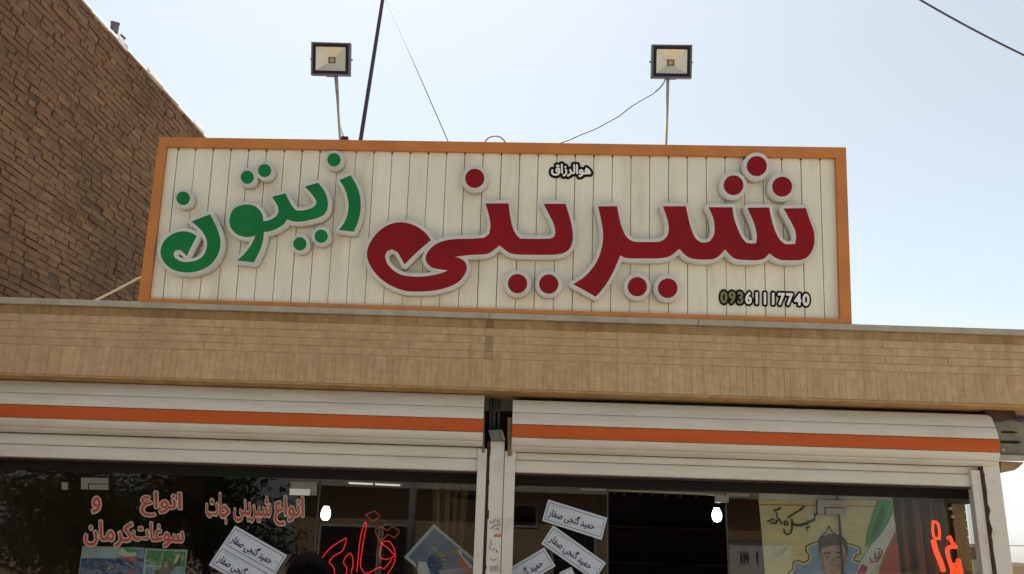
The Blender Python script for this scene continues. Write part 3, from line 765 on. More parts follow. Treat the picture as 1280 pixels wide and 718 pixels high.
RED_DOTS = [(593.5, 223.3, 11.9), (646.9, 354.9, 12), (686, 355.4, 12), (796.6, 358.7, 12), (834.6, 360.6, 12.2), (916.8, 231.9, 12.3), (945.9, 208, 12.5), (977.6, 233.7, 12.4)]
GR_N = [(239.4,277.3),(262.7,268.2),(267.7,277.8),(272.7,289),(275.5,300.3),(275.2,310.4),(271.5,320.4),(264,330.4),(253.9,336.7),(241.4,340.4),(227.6,340.4),(215.1,336.7),(206.3,329.2),(201.3,319.1),(201.5,310.4),(206.3,300.3),(216.3,292.8),(227.6,289.5),(238.9,291.3),(246.2,295.3),(240.1,306.6),(233.6,320.4),(229.9,316.4),(225.1,312.6),(218.8,313.6),(216.6,317.9),(218.8,322.9),(227.6,327.4),(240.1,327.2),(250.2,323.6),(256.4,316.6),(258.9,306.6),(257.7,297.8),(251.4,287.8),(243.9,280.8)]
GR_T = [(307.8,256),(317.9,257.7),(325.4,264),(328.6,271),(329.2,277.3),(337.6,275.3),(345.1,270.8),(348.1,265.2),(347.1,257.7),(340.1,246.4),(356.9,241.9),(360.1,248.9),(365.2,257.7),(370.2,263.5),(378.9,263.5),(390.2,260.2),(395.7,255.2),(394.7,250.2),(389.7,242.7),(380.9,233.6),(397.7,228.9),(404,236.4),(408.3,245.2),(410,255.2),(408.3,264),(402.8,270.2),(392.7,274),(378.9,277),(366.4,277),(358.9,274),(355.1,280.3),(345.1,286.5),(336.3,289.5),(330.1,290.3),(328.8,300.3),(325,312.9),(317.4,328.4),(296.3,325.9),(305.3,317.9),(314.1,306.6),(319.9,294.3),(312.8,296.4),(304.1,296.1),(294,291.5),(287.8,282.8),(287.3,272.8),(291.5,262.7),(299,257.7)]
GR_Z = [(424.1,225.4),(438.6,219.6),(446.6,233.9),(450.4,247.7),(450.6,262.7),(447.9,276.5),(442.4,289.8),(423.6,287.8),(430.3,279),(434.6,267.7),(435.8,255.2),(433.3,242.7),(429.1,232.6)]
GR_DOTS = [(229.1, 248.2, 8.4), (309.2, 221.9, 8.2), (330.9, 213.6, 8.2), (417.5, 200.1, 8.3), (374.9, 305.1, 8.3), (401.5, 295.6, 8.3)]
LH = .088
def letter(outline, rim, m, nm='channel_letter', smooth=True):
    lp = smooth_loop(outline) if smooth else outline
    body, lid = grow([[lp]], [rim, rim - 1.7], 1.0)
    o = solid(nm, body, on_sign(LH), LH - .006, M_LBODY, sign, z0=0.0)
    solid('raised_rim', lid, on_sign(LH), .007, M_LBODY, o, z0=LH - .0062)
    solid('letter_face', [lp], on_sign(LH), .004, m, o, z0=LH + .0008)
    return o
letter(RED_A, 4.6, M_RED); letter(RED_B, 4.6, M_RED)
for x, y, r in RED_DOTS: letter(circle((x, y), r, 30), 5.0, M_RED, 'channel_dot', False)
letter(GR_N, 4.6, M_GREEN); letter(GR_T, 4.4, M_GREEN); letter(GR_Z, 4.2, M_GREEN)
for x, y, r in GR_DOTS: letter(circle((x, y), r, 26), 3.9, M_GREEN, 'channel_dot', False)
# small vinyl lines
L = fit(text_loops('هوالرزاق', (.035, .235)), (685.8, 201.2), (741.6, 203.4), (685.8, 223.4))
o = solid('small_lettering', L[1], on_sign(.004), .002, M_BLACK, sign, z0=.003)
solid('letter_face', L[0], on_sign(.004), .0015, M_WHITE, o, z0=.0056)
dg_ = glyph_islands('09361117740'); dn_ = []
for k_, isl_ in enumerate(dg_):
    xs_ = [p[0] for lp in isl_ for p in lp]; cx_ = (min(xs_) + max(xs_)) / 2
    dn_.append([[(p[0] - cx_ + k_ * .60, p[1]) for p in lp] for lp in isl_])
L = fit(grow(dn_, [.035, .165], .03), (898.2, 361.2), (1014, 364.8), (898.2, 382))
o = solid('phone_number', L[1], on_sign(.004), .002, M_BLACK, sign, z0=.003)
faded, pale, white = [], [], []
for lp in L[0]:
    cx = sum(p[0] for p in lp) / len(lp)
    (faded if cx < 929 else white).append(lp)
solid('letter_face', white, on_sign(.004), .0015, M_WHITE, o, z0=.0056)
solid('faded_letter_face', faded, on_sign(.004), .0015, M_OLIVE, o, z0=.0056)
# clear hanger hook on the top edge of the frame
def cable(name, pts, r, m, label, cat, grp=None, n=6):
    b = MB(); b.tube(pts, r, n); return tag(b.build(name, m, smooth=True), label, cat, grp)
b = MB(); b.tube([SP(x, y, -.02) for x, y in ((606, 180), (607, 176.5), (610, 173), (615, 170.8), (621, 170.3), (626, 172), (630, 175.5), (631.5, 179))], .006, 8); b.build('wire_loop', M_CABLE_G, sign, smooth=True)

# ================================================================== ON THE ROOF: floodlights, mast, wires
def floodlight(corn, yd, pole_top, pole_bot, label, lean=20):
    tl, tr, br, bl = corn
    c = P(sum(p[0] for p in corn) / 4, sum(p[1] for p in corn) / 4, yd)
    U = (P(*tr, yd) - P(*tl, yd) + P(*br, yd) - P(*bl, yd)) / 2
    V = (P(*tl, yd) - P(*bl, yd) + P(*tr, yd) - P(*br, yd)) / 2
    w_, h_ = U.length, V.length; U.normalize(); V = (V - U * V.dot(U)).normalized(); N = V.cross(U)   # towards viewer = -y
    if N.y > 0: N = -N
    V = (V * math.cos(R(lean)) + N * math.sin(R(lean))).normalized(); N = (N - V * N.dot(V)).normalized()
    h_ *= .86
    L = lambda u, v, n: c + U * (u * w_ / 2) + V * (v * h_ / 2) + N * n
    base = P(*pole_bot, yd); base = Vector((base.x, base.y, z_sol + .1))
    root = empty('floodlight', tuple(base), label, 'floodlight', 'floodlights above the sign')
    def ring(o_, i_, n0, n1, m, nm, par=root):
        b = MB(); P4 = lambda k, n: [L(-k[0], -k[1], n), L(k[0], -k[1], n), L(k[0], k[1], n), L(-k[0], k[1], n)]
        a, a2 = P4(o_, n0), P4(i_, n0); d, d2 = P4(o_, n1), P4(i_, n1)
        for i in range(4):
            j = (i + 1) % 4; b.hexa([a[i], a[j], a2[j], a2[i], d[i], d[j], d2[j], d2[i]])
        return b.build(nm, m, par, bevel=.002)
    hs = ring((1, 1), (.90, .90), .030, -.030, M_LAMPRIM, 'housing')
    b = MB(); b.hexa([L(-.8, -.8, -.031), L(.8, -.8, -.031), L(.8, .8, -.031), L(-.8, .8, -.031), L(-.6, -.6, -.075), L(.6, -.6, -.075), L(.6, .6, -.075), L(-.6, .6, -.075)])
    for k in range(9):
        u = -.64 + k * .16; b.hexa([L(u - .02, -.75, -.05), L(u + .02, -.75, -.05), L(u + .02, .75, -.05), L(u - .02, .75, -.05), L(u - .02, -.7, -.10), L(u + .02, -.7, -.10), L(u + .02, .7, -.10), L(u - .02, .7, -.10)])
    b.build('cooling_fins', M_LAMPRIM, hs)
    ring((.90, .90), (.76, .72), .033, -.01, M_LAMPFR, 'bezel')
    b = MB(); q = [L(-.76, -.72, .025), L(.76, -.72, .025), L(.76, .72, .025), L(-.76, .72, .025)]; i_ = [L(-.10, -.11, -.04), L(.10, -.11, -.04), L(.10, .11, -.04), L(-.10, .11, -.04)]
    for k in range(4):
        j = (k + 1) % 4; b.quad([q[k], q[j], i_[j], i_[k]])
    b.quad(i_); b.build('reflector', M_REFL, root, fixn=False)
    b = MB(); b.hexa([L(-.10, -.11, -.038), L(.10, -.11, -.038), L(.10, .11, -.038), L(-.10, .11, -.038), L(-.10, -.11, -.030), L(.10, -.11, -.030), L(.10, .11, -.030), L(-.10, .11, -.030)]); b.build('led_chip', M_CHIP, root)
    for sgn in (-1, 1):
        b = MB(); b.tube([L(sgn * 1.0, 0, -.01), L(sgn * 1.08, 0, -.01)], .010, 8); b.build('pivot_knob', M_GALV, root)
    pt = P(*pole_top, yd + .05); pb = P(*pole_bot, yd + .05); d = (pb - pt).normalized()
    pend = pb + d * ((pb.z - (z_sol + .1)) / max(.2, -d.z))
    b = MB(); b.tube([pt + (pt - pb).normalized() * .06, pend], .0145, 10); b.build('pole', M_GALV, root, smooth=True)
    b = MB(); bb = [L(-.28, -.9, -.05), L(.28, -.9, -.05), L(.28, -1.02, -.02), L(-.28, -1.02, -.02)]
    b.hexa(bb + [p - N * .03 for p in bb]); b.build('bracket', M_GALV, root)
    return root
fl1 = floodlight([(388.3, 53.3), (437.3, 54.3), (439.7, 96), (391, 94.5)], .55, (420.5, 95), (425.5, 176), 'black square floodlight on a bent pole above the green letters, beside the purple mast')
fl2 = floodlight([(815, 56.3), (865.5, 57), (863, 99), (812.8, 98.5)], .55, (835, 97), (832.3, 182), 'black square floodlight on a straight thin pole above the red word, trailing a cable')
b = MB(); b.tube([P(418.5, 97, .60), P(420, 115, .60), P(423, 140, .60), P(427, 165, .60), P(433, 178, .60)], .005, 6); b.build('lead', M_CABLE_G, fl1, smooth=True)
b = MB(); q = P(430.5, 175, .5); b.box(q.x - .03, q.x + .03, .49, .53, q.z - .10, q.z + .03); b.build('clamp', M_RUST, fl1)
cpts = [(832, 99), (829, 105), (823, 112), (815, 118), (800, 126.5), (787, 135), (775, 144.5), (760, 153), (745, 161), (733, 166), (724, 169.5), (712, 175), (701, 179), (697, 183)]
b = MB(); b.tube([P(x, y, .55) for x, y in smooth_loop(cpts, sub=3)[:-3]], .0055, 6); b.build('lead', M_CABLE, fl2, smooth=True)
# mast and its guy wire
mt = P(479.5, -8, 1.2); mb_ = P(450.5, 177, 1.2); dm = (mt - mb_)
mast0 = mb_ - dm * ((mb_.z - (z_sol + .1)) / dm.z)
mast = tag(empty('mast', tuple(mast0)), 'slim leaning purple mast standing behind the sign', 'mast')
b = MB(); b.tube([mast0, mb_, mt, mt + dm * .55], [.020, .020, .018, .016], 10); b.build('pole', M_MAST, mast, smooth=True)
b = MB(); b.tube([mt + dm * .0, P(560.5, 178, .9), P(575, 210, .9)], .0042, 6); b.build('guy_wire', M_CABLE, mast, smooth=True)
# overhead power line, top right
a, c_ = P(1120, -21, 3.0), P(1320, 93, 3.0); d = c_ - a
pts = [a + d * t + Vector((0, 0, -.05 * (1 - (2 * t - .5) ** 2))) for t in [i / 20 - .5 for i in range(41)]]
cable('power_line', pts, .0125, M_CABLE, 'dark power line crossing the sky high over the street corner', 'wire')
cable('rope', [P(105, 381, .35), P(118, 376.5, .32), P(140, 365.5, .28), P(158, 356, .24), P(172, 348.5, .2), P(186, 343, .18)], .0085, M_ROPE, 'pale rope tied from the parapet to the lower corner of the sign', 'rope')

# ================================================================== INSIDE THE SHOP
M_BULB = emis('lit_bulb', (1.0, .97, 1.0), 5.0)
def bulb(px, py, y, label):
    c = P(px, py, y); r = 5.9 * ((y + 6.5) / FPX) * 1.0
    root = empty('light_bulb', (c.x, c.y, c.z), label, 'light bulb', 'bare bulbs lit inside the shop')
    b = MB(); h = r * 1.55
    b.lathe(c, [(.001, -h), (r * .55, -h * .93), (r * .88, -h * .62), (r, -h * .2), (r * .9, h * .22), (r * .66, h * .55), (r * .55, h * .72), (r * .55, h * .8)], 20); b.build('glass_envelope', M_BULB, root, smooth=True)
    b = MB(); b.lathe(c, [(r * .5, h * .8), (r * .62, h * .82), (r * .62, h * 1.25), (r * .4, h * 1.35), (.001, h * 1.36)], 16); b.build('socket', M_BLACK, root)
    b = MB(); b.tube([c + Vector((0, 0, h * 1.3)), Vector((c.x, c.y, z_head1 + .25))], .003, 6); b.build('cord', M_CABLE, root)
bulb(407.3, 641, .9, 'lit white bulb hanging behind the glass over the red neon writing')
bulb(896, 643, .75, 'lit white bulb hanging by the open doorway near the yellow poster')
# curtains
def curtain(px0, px1, py0, y, label, taper=0.0):
    a, c_ = P(px0, 650, y), P(px1, 650, y); z1 = P(px0, py0, y).z; z0 = .15
    b = MB(); n = 60; rows = 8
    for r_ in range(rows + 1):
        v = r_ / rows; z = z1 + (z0 - z1) * v; wd = 1 - taper * (1 - abs(1 - 2 * min(1, v * 1.2)))
        for i in range(n + 1):
            u = i / n; x = (a.x + c_.x) / 2 + (u - .5) * (c_.x - a.x) * wd
            b.v.append((x, y + .035 * math.sin(u * 26 + .5 * math.sin(u * 9 + v)) + .012 * math.sin(u * 61), z))
    for r_ in range(rows):
        for i in range(n):
            k = r_ * (n + 1) + i; b.f.append((k, k + 1, k + n + 2, k + n + 1)); b.m.append(0); b.r.append(0)
    o = b.build('curtain', M_CURT, smooth=True, fixn=False)
    md = o.modifiers.new('thick', 'SOLIDIFY'); md.thickness = .006
    return tag(o, label, 'curtain')
curtain(538, 585, 588, .75, 'brown gathered curtain hanging inside behind the tilted blue poster', .35)
curtain(1112, 1186, 600, .85, 'brown curtain hanging inside next to the brick pillar')
# shelving on the back wall, counter
shelf = empty('display_shelf', (1.0, 5.4, .1), 'dark wooden wall shelving deep inside beyond the open doorway', 'shelf')
b = MB(); b.box(-2.4, 3.0, 5.9, 5.97, .1, 3.0); b.build('back_panel', M_DARKBR, shelf)
for z in (.6, 1.1, 1.6, 2.05, 2.5):
    b = MB(); b.box(-2.4, 3.0, 5.5, 5.9, z, z + .03); b.build('shelf_board', mat('shelf_wood', (.06, .035, .022), .6, .2, 6), shelf)
counter = empty('counter', (0, 2.6, .1), 'low dark shop counter standing inside the doorway', 'counter')
b = MB(); b.box(-2.0, 2.6, 2.5, 3.1, .1, 1.1); b.build('cabinet', M_DARKBR, counter); b = MB(); b.box(-2.05, 2.65, 2.45, 3.15, 1.1, 1.14); b.build('worktop', M_STEEL, counter)
# pale ceiling rail seen across the top of the doorway
b = MB(); q = [P(727, 607, .55), P(937, 616, .55), P(937, 621, .55), P(727, 612.5, .55)]; b.hexa(q + [p + Vector((0, .05, 0)) for p in q]); rail = b.build('sliding_rail', mat('pale_rail', (.30, .30, .22), .5), shop)
for px in (752, 760, 768, 780, 800, 815, 832, 850, 870): b = MB(); b.tube([P(px, 611.5 + (px - 727) * .04, .57), P(px, 617 + (px - 727) * .04, .57)], .009, 6); b.build('roller', M_RUST, rail)
# added glowing strips standing in for a reflected sunlit eave in the upper glass
tb = empty('reflection_glow', tuple(P(465, 604, 1.6)), 'glowing white strip added to imitate a sunlit eave mirrored in the left glass', 'glow strip')
M_GLOW = emis('eave_glow', (1, .93, .84), .32)
b = MB(); b.tube([P(436, 604.0, 1.6), P(466, 605.4, 1.6)], .0075, 10); b.build('tube', M_GLOW, tb)
b = MB(); b.tube([P(469, 605.5, 1.6), P(500, 607.0, 1.6)], .0075, 10); b.build('tube', M_GLOW, tb)
b = MB(); b.tube([P(432, 602.2, 1.62), P(504, 605.4, 1.62)], .012, 8); b.build('glow_backing', M_STEEL, tb)

# stickers on the glass
def sheet(name, corners, y, th, m, label=None, cat=None, grp=None, parent=None):
    b = MB(); q = [P(px, py, y) for px, py in corners]; b.hexa(q + [p + Vector((0, th, 0)) for p in q])
    o = b.build(name, m, parent)
    return tag(o, label, cat, grp) if label else o
def bil(c, u, v):
    t = lerp(c[0], c[1], u); d = lerp(c[3], c[2], u); return lerp(t, d, v)
def rect_on(c, u0, v0, u1, v1): return [bil(c, u0, v0), bil(c, u1, v0), bil(c, u1, v1), bil(c, u0, v1)]
def border(c, y, parent, e=.022, k=5.2, w_=.004):
    b = MB()
    for (u0, v0, u1, v1) in ((.03, .10, .97, .10 + .025), (.03, .875, .97, .90), (.03, .125, .037, .875), (.963, .125, .97, .875)):
        q = [P(px, py, y) for px, py in rect_on(c, u0, v0, u1, v1)]; b.hexa(q + [p + Vector((0, .0012, 0)) for p in q])
    b.build('printed_border', M_INK, parent)
def name_on(c, y, parent):
    L = fit([text_loops('حمید گنجی صفار', (.022,), .035)[0]], bil(c, .07, .30), bil(c, .84, .30), bil(c, .07, .80))
    solid('printed_name', L[0], on_wall(y), .0012, M_INK, parent)
    for (u0, v0, u1, v1) in ((.08, .19, .13, .23), (.15, .19, .17, .24), (.19, .18, .25, .23), (.27, .19, .33, .22), (.88, .46, .91, .52), (.92, .47, .95, .51)):
        b = MB(); q = [P(px, py, y) for px, py in rect_on(c, u0, v0, u1, v1)]; b.hexa(q + [p + Vector((0, .0012, 0)) for p in q]); b.build('fine_print', M_GREYV, parent)
def sticker(c, y, label, rows=1):
    o = sheet('sticker', c, y, .002, M_STICK, label, 'sticker', 'name stickers on the shop glass')
    for r_ in range(rows):
        cc = rect_on(c, 0, r_ / rows, 1, (r_ + 1) / rows)
        border(cc, y - .0018, o); name_on(cc, y - .0020, o)
    return o
YS = YG - .006
sticker([(293.9, 657.2), (358.8, 694.2), (328, 744), (261, 706.5)], YS, 'large two-row sticker tilted on the glass under the red lettering', 2)
sticker([(685.3, 624.6), (759.1, 647.6), (752, 675.1), (677.6, 651.1)], YS, 'uppermost of the tilted name stickers beside the open doorway')
sticker([(691.5, 656.8), (757.5, 704), (743, 726), (676.5, 679.9)], YS - .005, 'steeper tilted name sticker just below the uppermost one')
sticker([(614, 724), (680.3, 684.7), (694.4, 707.8), (628, 747)], YS - .010, 'name sticker slanting up away from the white centre post')
sticker([(699, 716), (714, 709), (722, 724), (706, 732)], YS, 'small pale sticker corner at the bottom between two name stickers')

# tilted blue poster and the pair of blue posters
M_BLUE = mat('poster_blue', (.035, .115, .24), .5, .35, 5)
M_BLUE2 = mat('poster_deep_blue', (.02, .06, .19), .5, .35, 5)
M_PALE = mat('poster_pale', (.36, .42, .46), .5, .15, 5)
M_YEL = mat('poster_yellow_green', (.25, .27, .05), .5, .2)
M_FRED = mat('flag_red', (.38, .05, .045), .5, .2)
M_FGRN = mat('flag_green', (.05, .22, .06), .5, .25)
M_FWHT = mat('flag_white', (.52, .50, .47), .5, .1)
M_SKIN = mat('printed_skin', (.37, .225, .17), .6, .2, 22)
M_DKCL = mat('printed_dark_clothes', (.03, .03, .035), .6, .3)
M_HAIRP = mat('printed_hair', (.055, .038, .03), .6, .3)
M_LBL = mat('poster_light_blue', (.13, .25, .38), .5, .3, 8)
def patch(loop, y, m, parent, nm, smooth=True):
    return solid(nm, [smooth_loop(loop) if smooth else loop], on_wall(y), .0012, m, parent)
def ribbon(pts, y, w_, m, parent, nm):
    b = MB(); b.tube([P(px, py, y) for px, py in pts], w_, 6); return b.build(nm, m, parent)
YI = YG + .03
c = [(542.3, 655.2), (601, 705.5), (563.7, 747), (505.0, 696.8)]
po = sheet('poster', c, YI, .003, M_PALE, 'tilted blue poster with a small flag behind the glass by the centre post', 'poster')
patch(rect_on(c, .05, .06, .96, .93), YI - .003, M_BLUE, po, 'blue_print', False)
patch([(519, 694), (525, 684), (545, 700), (552, 712), (540, 730), (520, 712)], YI - .005, M_BLUE2, po, 'blue_print')
ribbon([(539, 683), (546, 689), (543, 694), (551, 691), (558, 694), (549, 697), (541, 693), (546, 702), (556, 699), (563, 703), (554, 705)], YI - .006, .006, M_YEL, po, 'emblem_scribble')
ribbon([(556, 692), (566, 690), (573, 692)], YI - .006, .004, M_YEL, po, 'emblem_scribble')
patch([(564, 691), (575, 690), (577, 696), (586, 709), (590, 722), (580, 718), (572, 704), (574, 696)], YI - .006, M_FRED, po, 'flag')
patch([(571, 687), (577, 689), (578, 695), (589, 706), (592, 712), (584, 706), (575, 694)], YI - .0075, M_FWHT, po, 'flag')
patch([(523, 702), (533, 703), (540, 722), (536, 734), (522, 716)], YI - .006, M_PALE, po, 'pale_figure')
for i in range(4): ribbon([(548 + i * 2, 714.5 + i * 2), (575, 711 + i * 2.4), (598, 709 + i * 3)], YI - .0065, .0035, M_FWHT, po, 'white_stripe')

c = [(103, 682.5), (180, 685), (176, 745), (95, 742)]
po = sheet('poster', c, YI, .003, M_PALE, 'blue poster with flag and dark figure, the wider under the red lettering', 'poster', 'pair of blue posters')
patch([(102, 698), (179, 698), (176, 743), (97, 741)], YI - .003, M_BLUE2, po, 'blue_print', False)
patch([(152, 685.5), (178, 686.5), (177.5, 698), (150, 697)], YI - .0035, M_LBL, po, 'blue_print', False)
patch([(146, 688), (154, 684.8), (160, 690), (170, 690.5), (171, 695), (158, 696), (150, 695)], YI - .005, M_FWHT, po, 'flag')
patch([(153, 685), (163, 685.5), (171, 690), (160, 691)], YI - .006, M_FGRN, po, 'flag')
patch([(152, 696), (160, 697), (171, 695.5), (172, 700.5), (163, 702.5), (153, 699)], YI - .006, M_FRED, po, 'flag')
patch([(161, 714), (162, 705), (165, 703), (168.5, 705), (168.5, 713), (173, 718), (174, 735), (154, 735), (155, 718)], YI - .0065, M_DKCL, po, 'figure')
ribbon([(119, 708), (128, 704), (135, 706), (126, 710), (136, 712), (142, 706), (133, 702), (146, 709)], YI - .006, .005, M_YEL, po, 'emblem_scribble')
c = [(181, 685.5), (234.5, 687.5), (228, 747), (177, 745)]
po = sheet('poster', c, YI + .004, .003, M_PALE, 'green and blue poster of a figure raising one arm under the red lettering', 'poster', 'pair of blue posters')
patch([(184, 688), (232, 690), (231, 709), (182, 706)], YI + .001, M_FGRN, po, 'green_print', False)
patch([(182, 708), (231, 711), (227, 745), (179, 743)], YI + .001, M_LBL, po, 'blue_print', False)
patch([(193, 721), (194, 714), (202, 709), (204, 703), (204, 700), (208, 698), (212, 700), (212, 708), (220, 704), (225, 694), (227, 696), (223, 706), (214, 714), (216, 722), (217, 740), (192, 740)], YI - .0015, M_DKCL, po, 'figure')
patch([(204.5, 703), (208, 700.5), (211, 703), (210.5, 708), (207.5, 710), (205, 708)], YI - .003, M_SKIN, po, 'figure_face')
patch([(217, 702), (222, 694), (224, 692), (225, 695), (221, 703), (218, 705)], YI - .003, M_FWHT, po, 'figure_sleeve')

# the yellow portrait poster
YPO = YG + .035
c = [(948.5, 612), (1113.5, 607), (1127.5, 730), (957, 730)]
M_PYEL = mat('poster_yellow', (.50, .42, .215), .55, .14, 7, stretch=(1, 1, 4))
po = sheet('poster', [(948.5, 625), (1115.5, 625.5), (1127.5, 730), (957.5, 730)], YPO, .003, M_PYEL, 'large yellow poster with a man\'s portrait, flag and black script behind the glass', 'poster')
b = MB()
rowsp = [[(948, 613), (975, 608), (1008, 605.5), (1045, 606), (1080, 606.5), (1113.5, 607.5)], [(949, 625), (975, 624.7), (1008, 624.6), (1045, 624.8), (1080, 625), (1115.5, 625.3)]]
for i in range(5):
    q = [P(*rowsp[0][i], YPO - .01 - .012 * (i % 2)), P(*rowsp[0][i + 1], YPO - .01 - .012 * ((i + 1) % 2)), P(*rowsp[1][i + 1], YPO), P(*rowsp[1][i], YPO)]
    b.hexa(q + [p + Vector((0, .002, 0)) for p in q])
b.build('bare_top_edge', mat('poster_bare_cloth', (.30, .29, .27), .6, .12, 5), po)
b = MB(); q = [P(950, 630.5, YPO - .003), P(1114, 633, YPO - .003), P(1114, 634, YPO - .003), P(950, 631.7, YPO - .003)]; b.hexa(q + [p + Vector((0, .0015, 0)) for p in q])
q = [P(1049.4, 643, YPO - .003), P(1050.3, 643, YPO - .003), P(1057, 722, YPO - .003), P(1056, 722, YPO - .003)]; b.hexa(q + [p + Vector((0, .0015, 0)) for p in q]); b.build('fold_line', mat('fold_shadow_print', (.16, .13, .07), .7), po)
# blue niche with ornamental edge
niche = [(985, 732), (985, 716), (990, 711), (991, 702), (999, 700), (1004, 703), (1010, 700), (1011, 694), (1007, 690), (1007, 683), (1014, 679), (1022, 677), (1027, 669), (1033, 664), (1036, 656), (1040, 664), (1048, 670), (1055, 678), (1065, 680), (1075, 684), (1077, 692), (1070, 695), (1068, 700), (1080, 704), (1090, 716), (1092, 732)]
nl = smooth_loop(niche)
o_, i_ = grow([[nl]], [0.0, -1.6], .6)
solid('niche_outline', o_, on_wall(YPO - .003), .0012, M_BLACK, po)
o2, i2 = grow([[nl]], [-1.3, -3.4], .6)
solid('niche_gold_edge', o2, on_wall(YPO - .0045), .0012, mat('poster_gold', (.50, .42, .20), .5), po)
o3, i3 = grow([[nl]], [-3.6, -5], .6)
solid('niche_blue', o3, on_wall(YPO - .006), .0012, mat('niche_blue', (.16, .24, .38), .5, .2), po)
# flag
patch([(1097, 626), (1114, 626), (1116, 640), (1106, 660), (1092, 678), (1082, 684), (1085, 664), (1092, 642)], YPO - .0075, M_FGRN, po, 'flag_green_band')
patch([(1116, 641), (1119, 662), (1106, 690), (1086, 722), (1068, 722), (1076, 702), (1090, 681), (1106, 661)], YPO - .0085, M_FWHT, po, 'flag_white_band')
patch([(1119, 664), (1123.5, 690), (1126, 722), (1096, 724), (1106, 696)], YPO - .0075, M_FRED, po, 'flag_red_band')
patch([(1071, 716), (1078, 705), (1085, 709), (1080, 722), (1070, 724)], YPO - .0097, M_FRED, po, 'flag_red_fold')
for s in ([(1087, 697), (1090, 703), (1096, 702), (1101, 696), (1103, 688)], [(1094, 692), (1095, 700)], [(1099, 689), (1098, 697), (1093, 697)], [(1097, 686), (1101, 687)]):
    ribbon(s, YPO - .0108, .0055, M_FRED, po, 'flag_emblem')
# portrait (a plain printed head and shoulders)
patch([(1020, 735), (1024, 722), (1034, 716), (1056, 716), (1066, 722), (1070, 735)], YPO - .0085, M_DKCL, po, 'printed_suit')
patch([(1024, 690), (1023, 676), (1028, 670), (1040, 667.5), (1052, 670), (1059, 677), (1060, 690), (1058, 700), (1055, 702), (1030, 702), (1025, 700)], YPO - .0098, M_HAIRP, po, 'printed_hair')
patch([(1025.5, 691), (1030, 681.5), (1040, 679), (1052, 679.5), (1056, 686), (1057.5, 694), (1059.5, 695), (1059, 703), (1056, 704), (1054, 714), (1048, 722), (1041, 724.5), (1034, 722), (1029, 714), (1027, 703), (1024.5, 702), (1024, 695)], YPO - .0112, M_SKIN, po, 'printed_face')
M_SK2 = mat('printed_skin_tan', (.27, .155, .115), .6, .2, 22)
patch([(1025, 696), (1028, 690), (1029.5, 700), (1031.5, 712), (1036, 720), (1040, 724), (1034, 722), (1029, 714), (1027, 703)], YPO - .0118, M_SK2, po, 'printed_cheek')
patch([(1055.5, 690), (1058, 694), (1059, 703), (1056, 705), (1054, 714), (1048, 722), (1044, 724), (1050, 716), (1053, 704)], YPO - .0118, M_SK2, po, 'printed_cheek')
patch([(1028, 685), (1032, 678), (1040, 674), (1051, 675), (1056, 681), (1050, 681.5), (1040, 682), (1032, 684)], YPO - .0118, M_HAIRP, po, 'printed_fringe')
patch([(1102, 632), (1106, 630), (1104, 648), (1094, 668), (1090, 674), (1094, 656)], YPO - .009, mat('flag_dark_green', (.025, .12, .035), .5, .2), po, 'flag_fold')
patch([(1111, 632), (1115, 631), (1112, 645), (1103, 661), (1099, 666), (1106, 650)], YPO - .009, mat('flag_light_green', (.11, .30, .08), .5, .2), po, 'flag_fold')
for s in ([(1030, 692.5), (1034, 691), (1038, 692)], [(1045, 692), (1049, 691), (1053, 692.5)]): ribbon(s, YPO - .0125, .0050, M_HAIRP, po, 'printed_eyebrow')
for x in (1034.5, 1048.5): patch(circle((x, 696.5), 2.3, 12, 1.1), YPO - .0125, M_DKCL, po, 'printed_eye', False)
ribbon([(1041, 697), (1039, 706), (1041.5, 708), (1044, 706.5)], YPO - .0125, .0035, mat('printed_skin_dark', (.20, .105, .075), .6), po, 'printed_nose')
ribbon([(1036, 714.5), (1041.5, 715.5), (1047, 714.3)], YPO - .0125, .0045, mat('printed_lips', (.22, .08, .065), .6), po, 'printed_mouth')
# white paper square taped on it
sheet('taped_paper', [(957.5, 679.5), (987.5, 679), (988, 699.5), (958.5, 699.8)], YPO - .004, .0015, mat('taped_paper', (.46, .43, .30), .6, .12, 12), parent=po)
patch([(967, 694), (973, 688), (983, 683), (985, 686), (979, 693), (970, 697)], YPO - .006, mat('paper_mark', (.34, .32, .22), .6, .1), po, 'paper_mark')
M_PINK = mat('poster_ink', (.03, .03, .035), .6)
def cal(L): return [(950 + x / 14.96, 628 + y / 14.96) for x, y in L]
for s, rad in (([(260, 160), (300, 148), (340, 138), (388, 100)], .0085), ([(320, 185), (322, 305)], .005), ([(138, 362), (190, 345), (240, 300), (262, 345)], .0065), ([(200, 402), (240, 380), (285, 402), (312, 365), (300, 328)], .0065),
               ([(292, 412), (330, 350), (362, 312), (392, 370), (412, 414)], .006), ([(455, 385), (480, 355), (515, 370), (520, 410), (490, 432), (460, 415), (455, 385)], .007), ([(832, 82), (740, 155), (620, 225), (520, 290)], .0068),
               ([(595, 315), (600, 400), (600, 500), (570, 580), (510, 608), (458, 570), (450, 500)], .0075), ([(600, 385), (650, 425), (750, 432), (870, 398), (960, 350), (1022, 318)], .0105), ([(1030, 262), (1022, 215), (1062, 228)], .008), ([(1022, 318), (1030, 262)], .006), ([(862, 485), (935, 452)], .0075), ([(885, 515), (892, 532)], .008)):
    ribbon(cal(s), YPO - .0042, rad, M_PINK, po, 'script_stroke')


